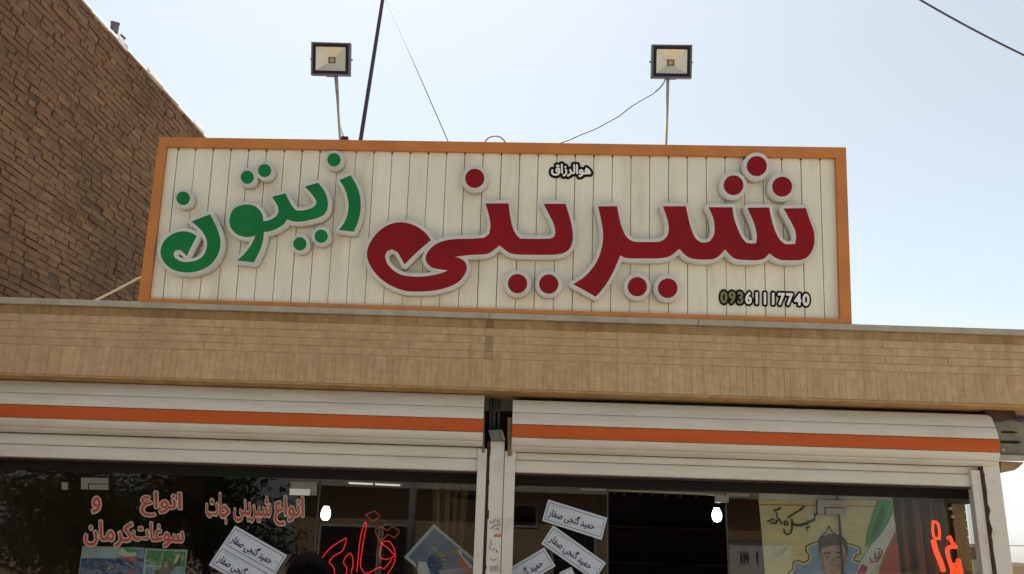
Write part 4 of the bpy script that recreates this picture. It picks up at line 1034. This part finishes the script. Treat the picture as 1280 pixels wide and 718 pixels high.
# neon signs (lit)
M_NEON = emis('red_neon', (1.0, .022, .03), .42, (.10, .01, .01))
M_NEOND = emis('dim_neon', (.45, .05, .02), .22, (.06, .012, .008))
neon = empty('neon_sign', tuple(P(450, 700, .55)), 'red neon outline lettering glowing behind the glass', 'neon sign')
cv = lambda L: [(390 + x / 4.923, 580 + y / 4.923) for x, y in L]
def neon_tube(pts, m, nm='neon_tube', closed=False, y=.55, r=.0036):
    pts = cv(pts)
    b = MB(); b.tube([P(px, py, y) for px, py in (smooth_loop(pts, sub=3, corner=60)[:None if closed else -3] + ([pts[0]] if closed else []))], r, 6); b.build(nm, m, neon, smooth=True)
neon_tube([(330, 315), (385, 290), (420, 320), (375, 355)], M_NEOND, closed=True)
neon_tube([(390, 405), (430, 385), (460, 412), (495, 385), (540, 415), (510, 455), (465, 435), (440, 462), (420, 475), (395, 430)], M_NEOND, closed=True)
neon_tube([(418, 478), (440, 500), (470, 520), (495, 550), (512, 560)], M_NEON)
neon_tube([(415, 575), (420, 520), (440, 482), (475, 475), (500, 510), (512, 552), (490, 578), (450, 588)], M_NEON, closed=True)
neon_tube([(512, 552), (508, 600), (485, 650), (450, 690), (410, 705)], M_NEON)
neon_tube([(490, 588), (465, 622), (440, 650), (425, 638), (400, 642), (370, 662), (330, 672), (303, 645), (298, 610), (308, 530), (323, 440), (335, 375), (328, 355), (305, 420), (292, 500), (282, 600), (272, 700)], M_NEON)
neon_tube([(202, 700), (216, 645), (194, 608), (210, 570), (235, 548), (251, 580), (251, 630), (232, 700)], M_NEON)
neon_tube([(62, 580), (88, 545), (125, 508), (212, 455), (203, 500), (182, 540), (130, 570), (104, 606), (135, 642), (139, 700)], M_NEON)
cv2 = lambda L: [(1140 + x / 5.986, 598 + y / 5.986) for x, y in L]
neon2 = empty('neon_sign', tuple(P(1180, 700, .60)), 'bright orange red neon letters seen sideways beside the brick pillar', 'neon sign')
M_NEON2 = emis('orange_red_neon', (1.0, .055, .014), .85, (.15, .02, .01))
for s, r in (([(158, 320), (155, 380), (165, 440), (205, 455), (205, 400), (195, 345), (165, 318)], .010), ([(160, 465), (180, 545), (215, 630), (245, 730)], .020), ([(268, 448), (285, 440), (300, 480), (332, 515)], .013), ([(330, 512), (280, 515), (262, 540), (275, 600), (300, 680), (302, 730)], .015), ([(345, 612), (355, 660), (372, 730)], .018), ([(318, 640), (335, 690), (342, 730)], .015)):
    pts = cv2(s); b = MB(); b.tube([P(px, py, .60 - .04 * i / len(pts)) for i, (px, py) in enumerate(smooth_loop(pts, sub=3, corner=60)[:-3])], r, 8); b.build('neon_tube', M_NEON2, neon2, smooth=True)
bs_ = empty('bolt', tuple(P(1188, 640, .62)), 'pair of small pale knobs high on the inner wall near the neon letters', 'bolt')  # pale bolt heads of a glass fitting, unlit
for px, py in ((1186, 636), (1189.3, 646)):
    b = MB(); c0 = P(px, py, .64); b.tube([c0, c0 + Vector((0, -.03, 0))], .012, 10); b.build('knob', M_WHITE, bs_, smooth=True)

# ================================================================== PERSON in front of the window
def skin(name, verts, edges, radii, m, parent=None, sub=2, root=0):
    me = bpy.data.meshes.new(name); me.from_pydata(verts, edges, [])
    o = bpy.data.objects.new(name, me); col.objects.link(o)
    o.modifiers.new('s', 'SKIN'); ss = o.modifiers.new('d', 'SUBSURF'); ss.levels = sub; ss.render_levels = sub
    for i, r in enumerate(radii):
        rv = me.skin_vertices[0].data[i]; rv.radius = r if isinstance(r, tuple) else (r, r); rv.use_root = (i == root)
    dg = bpy.context.evaluated_depsgraph_get(); dg.update()
    me2 = bpy.data.meshes.new_from_object(o.evaluated_get(dg)); bpy.data.objects.remove(o); bpy.data.meshes.remove(me)
    me2.name = name; me2.materials.clear(); me2.materials.append(m)
    me2.polygons.foreach_set('use_smooth', [True] * len(me2.polygons))
    me2.polygons.foreach_set('material_index', [0] * len(me2.polygons))
    return me2
ht = P(386, 690.5, -2.9)
HT = ht.z
person = empty('person', (ht.x, ht.y, 0), 'person with black hair and dark clothes facing the window in front of the stickers', 'person')
k = HT / 1.70
M_SK = mat('skin', (.36, .21, .15), .55, .08, 12, spec=.35); M_HAIR = mat('black_hair', (.0035, .003, .0035), 1.0, .3, 60, .4, 300, spec=0.0, stretch=(1, 1, .2))
M_SHIRT = mat('charcoal_shirt', (.035, .035, .045), .85, .15, 20, .2, 80); M_TROU = mat('black_trousers', (.02, .02, .024), .85, .15, 20); M_SHOE = mat('black_shoe', (.015, .013, .012), .4)
def body_pts(ex=0.0):
    v = [(0, 0, .95), (0, .01, 1.10), (0, 0, 1.28), (0, 0, 1.42), (0, .005, 1.50), (0, .02, 1.56), (0, .015, 1.62),
         (.18, 0, 1.40), (.22, .01, 1.14), (.22, .06, .90), (.22, .09, .80), (-.18, 0, 1.40), (-.22, .01, 1.14), (-.22, .06, .90), (-.22, .09, .80),
         (.095, 0, .90), (.10, .02, .50), (.105, -.01, .10), (.11, .12, .05), (-.095, 0, .90), (-.10, .02, .50), (-.105, -.01, .10), (-.11, .12, .05)]
    e = [(0, 1), (1, 2), (2, 3), (3, 4), (4, 5), (5, 6), (3, 7), (7, 8), (8, 9), (9, 10), (3, 11), (11, 12), (12, 13), (13, 14), (0, 15), (15, 16), (16, 17), (17, 18), (0, 19), (19, 20), (20, 21), (21, 22)]
    r = [(.15, .11), (.135, .10), (.155, .11), (.13, .085), (.055, .055), (.075, .09), (.075, .088), .055, .042, .030, .034, .055, .042, .030, .034, .085, .058, .040, .035, .085, .058, .040, .035]
    return v, e, r
v, e, r = body_pts()
X0 = lambda p: (ht.x + p[0] * k, ht.y + p[1] * k, p[2] * k)
sk = lambda q: tuple(a * k for a in q) if isinstance(q, tuple) else q * k
link('body', skin('body', [X0(p) for p in v], e, [sk(q) for q in r], M_SK), person)
def sub(idx, ex):
    mp = {i: n for n, i in enumerate(idx)}
    vv = [X0(v[i]) for i in idx]; ee = [(mp[a], mp[b]) for a, b in e if a in mp and b in mp]
    rr_ = [tuple(a * k + ex for a in r[i]) if isinstance(r[i], tuple) else r[i] * k + ex for i in idx]
    return vv, ee, rr_
a = sub([0, 1, 2, 3, 7, 8, 9, 11, 12, 13], .014); link('shirt', skin('shirt', *a, M_SHIRT), person)
a = sub([0, 15, 16, 17, 19, 20, 21], .016); link('trousers', skin('trousers', *a, M_TROU), person)
b = MB()
hc = Vector(X0((0, .012, 1.595)))
for i in range(11):
    th = math.pi * .62 * i / 10
    for j in range(24):
        ph = 2 * math.pi * j / 24; front = max(0, math.sin(ph)) * (1 if i > 6 else 0)
        t2 = th * (1 - .30 * front)
        rr_ = 1 + .02 * math.sin(ph * 7 + i) + .015 * math.sin(ph * 13 + i * 2)
        b.v.append((hc.x + .086 * k * rr_ * math.sin(t2) * math.cos(ph), hc.y + .104 * k * rr_ * math.sin(t2) * math.sin(ph), hc.z + .108 * k * math.cos(t2) * rr_))
for i in range(10):
    for j in range(24):
        b.f.append((i * 24 + j, i * 24 + (j + 1) % 24, (i + 1) * 24 + (j + 1) % 24, (i + 1) * 24 + j)); b.m.append(0); b.r.append(0)
b.build('hair', M_HAIR, person, smooth=True)
for sgn in (-1, 1):
    b = MB(); c0 = Vector(X0((sgn * .083, .01, 1.575)))
    b.tube([c0 + Vector((0, 0, -.032)), c0 + Vector((sgn * .008, -.008, -.01)), c0 + Vector((sgn * .012, -.012, .018)), c0 + Vector((0, 0, .032))], [.006, .012, .014, .006], 8); b.build('ear', M_SK, person, smooth=True)
    b = MB(); s0 = Vector(X0((sgn * .107, -.03, .045))); b.tube([s0 + Vector((0, -.03, 0)), s0 + Vector((0, .08, 0)), s0 + Vector((0, .19, -.012)), s0 + Vector((0, .22, -.015))], [.042, .046, .038, .02], 10); b.build('shoe', M_SHOE, person, smooth=True)
    for f_ in range(5):
        b = MB(); h0 = Vector(X0((sgn * .22, .09, .79)))
        if f_ < 4:
            yy = -.028 + f_ * .019; ln = (.062, .075, .07, .055)[f_]
            b.tube([h0 + Vector((0, yy, 0)), h0 + Vector((-sgn * .004, yy, -.03)), h0 + Vector((-sgn * .012, yy + .004, -.03 - ln * .6)), h0 + Vector((-sgn * .026, yy + .006, -.03 - ln))], [.011, .0095, .0085, .006], 7)
        else:
            b.tube([h0 + Vector((0, .02, .01)), h0 + Vector((-sgn * .01, .05, -.02)), h0 + Vector((-sgn * .02, .058, -.05))], [.012, .0105, .007], 7)
        b.build('finger', M_SK, person, smooth=True)
b = MB(); n0 = Vector(X0((0, .108, 1.575))); b.tube([n0 + Vector((0, -.012, .025)), n0 + Vector((0, .006, 0)), n0 + Vector((0, -.01, -.012))], [.006, .012, .008], 8); b.build('nose', M_SK, person, smooth=True)
for sgn in (-1, 1):
    b = MB(); b.lathe(Vector(X0((sgn * .032, .098, 1.598))), [(.001, -.008), (.012, -.004), (.013, 0), (.012, .004), (.001, .008)], 10); b.build('eye', M_WHITE, person, smooth=True)
b = MB(); m0 = Vector(X0((0, .103, 1.535))); b.tube([m0 + Vector((-.022, -.006, 0)), m0, m0 + Vector((.022, -.006, 0))], .005, 6); b.build('mouth', mat('lips', (.24, .09, .08), .5), person)

# ================================================================== ACROSS THE STREET (mirrored in the shop glass)
YO = -21.0
def O(px, py, y=YO):
    p = P(px, py, 2 * YG - y); return Vector((p.x, y, p.z))
ox0, ox1 = O(370, 640).x, O(1010, 640).x
oz = O(520, 612).z
oh = empty('brick_house', ((ox0 + ox1) / 2, YO, 0), 'low brown brick house across the street, mirrored in the shop glass', 'house')
M_OBR = bpy.data.materials.new('mirrored_brick'); M_OBR.use_nodes = True
n_, l_ = M_OBR.node_tree.nodes, M_OBR.node_tree.links
bt_ = n_.new('ShaderNodeTexBrick'); bt_.inputs['Scale'].default_value = 1.0; bt_.inputs['Brick Width'].default_value = .24; bt_.inputs['Row Height'].default_value = .075; bt_.inputs['Mortar Size'].default_value = .008
bt_.inputs['Color1'].default_value = (.40, .25, .14, 1); bt_.inputs['Color2'].default_value = (.48, .32, .18, 1); bt_.inputs['Mortar'].default_value = (.22, .17, .12, 1)
tc_ = n_.new('ShaderNodeTexCoord'); mp_ = n_.new('ShaderNodeMapping'); mp_.inputs['Rotation'].default_value = (R(90), 0, 0)
l_.new(tc_.outputs['Object'], mp_.inputs[0]); l_.new(mp_.outputs[0], bt_.inputs['Vector']); l_.new(bt_.outputs[0], n_['Principled BSDF'].inputs['Base Color']); n_['Principled BSDF'].inputs['Roughness'].default_value = .9
b = MB(); b.box(ox0, ox1, YO - 7, YO, 0, oz); b.build('wall', M_OBR, oh)
b = MB(); b.box(ox0 - .3, ox1 + .3, YO - 7.2, YO + .45, oz, oz + .22); b.build('eave', mat('pale_eave', (.52, .50, .44), .8, .1), oh)
for (p0, p1, r0, r1) in ((400, 470, 655, 735), (478, 512, 655, 735), (640, 672, 630, 660), (566, 600, 616, 628), (690, 745, 650, 735)):
    a0, a1 = O(p0, r0), O(p1, r1)
    b = MB(); b.box(min(a0.x, a1.x), max(a0.x, a1.x), YO - .02, YO + .03, max(.1, a1.z), a0.z); wf = b.build('window', mat('window_frame_white', (.5, .5, .47), .6), oh)
    b = MB(); b.box(min(a0.x, a1.x) + .06, max(a0.x, a1.x) - .06, YO + .02, YO + .035, max(.16, a1.z + .06), a0.z - .06); b.build('pane', M_DARK, wf)
wx0, wx1 = O(912, 690, YO + .6).x, O(990, 690, YO + .6).x; wz1 = O(935, 675, YO + .6).z; wz0 = O(935, 706, YO + .6).z
wh = empty('garden_wall', ((wx0 + wx1) / 2, YO + .6, 0), 'whitewashed low building with dark slit openings across the street, mirrored in the glass', 'wall')
b = MB(); b.box(wx0, wx1, YO + .1, YO + .6, 0, wz1); b.build('wall', mat('whitewash', (.80, .77, .70), .9, .1), wh)
b = MB(); b.box(wx0 - .05, wx1 + .05, YO + .05, YO + .68, wz1, wz1 + .10); b.build('coping', M_OBR, wh)
for px in (926.5, 930.5, 934.5, 946.5):
    a0 = O(px - 1.5, 690.5, YO + .6); a1 = O(px + 1.3, 704, YO + .6); b = MB(); b.box(min(a0.x, a1.x), max(a0.x, a1.x), YO + .55, YO + .63, a1.z, a0.z); b.build('window_slit', M_DARK, wh)
# tree and trees with leaves
def tree(px, py_top, py_bot, y, rx, label, nl=6500, seed=1, trunk_r=.14, lm=None):
    rt = random.Random(seed); top = O(px, py_top, y); bot = O(px, py_bot, y); c = (top + bot) / 2; rz_ = (top.z - bot.z) / 2
    root = empty('tree', (c.x, y, 0), label, 'tree')
    b = MB(); b.tube([Vector((c.x, y, -.1)), Vector((c.x + .1, y, bot.z * .6)), Vector((c.x - .05, y, bot.z + .2)), Vector((c.x, y, c.z))], [trunk_r * 1.3, trunk_r, trunk_r * .8, trunk_r * .3], 9)
    cl = []
    for i in range(9):
        a = rt.uniform(0, 6.28); q = Vector((c.x + math.cos(a) * rx * rt.uniform(.3, .75), y + math.sin(a) * rx * rt.uniform(.3, .75), c.z + rt.uniform(-.6, .75) * rz_)); cl.append(q)
        b.tube([Vector((c.x, y, bot.z + .1)), (Vector((c.x, y, bot.z)) + q) / 2 + Vector((0, 0, .15)), q], [trunk_r * .5, trunk_r * .3, .02], 6)
    b.build('trunk', mat('bark', (.10, .07, .05), .95, .3, 14), root)
    b = MB()
    for i in range(nl):
        q = rt.choice(cl); s = rx * .42
        p = q + Vector((rt.gauss(0, s * .6), rt.gauss(0, s * .6), rt.gauss(0, s * .45)))
        u = Vector((rt.gauss(0, 1), rt.gauss(0, 1), rt.gauss(0, 1))).normalized(); v_ = u.orthogonal().normalized(); L_ = rt.uniform(.08, .15)
        b.quad([p - u * L_, p + v_ * L_ * .45, p + u * L_, p - v_ * L_ * .45])
    b.build('crown', lm or mat('leaves', (.06, .085, .03), .7, .4, 3), root, fixn=False)
    return root
tree(72, 596, 712, -18.6, 2.3, 'leafy tree across the street mirrored behind the red lettering', seed=4)
tree(265, 596, 712, -20.2, 2.6, 'broad dark tree beside the brick house across the street, mirrored in the glass', seed=9)
# low ochre yard wall (left in the mirror)
a0, a1 = O(-120, 685, -20.5), O(100, 685, -20.5)
yw = MB(); yw.box(a0.x, a1.x, -20.8, -20.5, 0, a0.z); tag(yw.build('yard_wall', mat('ochre_render', (.45, .34, .2), .9, .2, 6)), 'low ochre yard wall across the street, mirrored low in the left glass', 'wall')
# utility pole
a0 = O(517, 612, -18.0)
up_ = empty('utility_pole', (a0.x, -18.0, 0), 'pale concrete utility pole across the street, mirrored in the glass', 'utility pole')
b = MB(); b.tube([(a0.x, -18, -.12), (a0.x, -18, 5.6)], [.13, .09], 12); b.build('pole', mat('concrete_pole', (.34, .32, .29), .9), up_, smooth=True)
b = MB(); b.box(a0.x - .6, a0.x + .6, -18.04, -17.9, 5.2, 5.3); b.build('crossarm', M_GALV, up_)

# ================================================================== FAR RIGHT, down the side street
def far_house(px0, px1, py, y, m, label, depth=8):
    a, c_ = P(px0, py, y), P(px1, py, y)
    root = empty('house', ((a.x + c_.x) / 2, y, -.12), label, 'house')
    b = MB(); b.box(a.x, c_.x, y, y + depth, -.12, a.z); b.build('wall', m, root)
    b = MB(); b.box(a.x - .1, c_.x + .1, y - .12, y + depth, a.z, a.z + .18); b.build('roof', M_CEMENT, root)
    b = MB(); w_ = c_.x - a.x
    for i in range(3):
        x = a.x + w_ * (.2 + .25 * i); b.box(x, x + w_ * .12, y - .03, y + .02, max(.8, a.z - 1.9), max(1.6, a.z - .7))
    b.build('window', M_DARK, root)
far_house(1208, 1236, 684, 46, mat('far_brown_brick', (.17, .09, .065), .9, .2), 'far brown house glimpsed between the brick pillar and the corner post')
far_house(1160, 1246, 703, 34, mat('far_pale_render', (.42, .34, .24), .9, .1), 'far pale rendered house low in the gap by the corner post')
far_house(1266, 1420, 708, 40, mat('far_tan_render', (.34, .24, .16), .9, .1), 'far tan house low beyond the corner post at the photo edge')
cable('power_line', [P(1200, 680.5, 30), P(1240, 682, 30), P(1300, 683, 30), P(1400, 683, 30)], .016, M_CABLE, 'thin wire low over the distant houses beyond the corner post', 'wire')
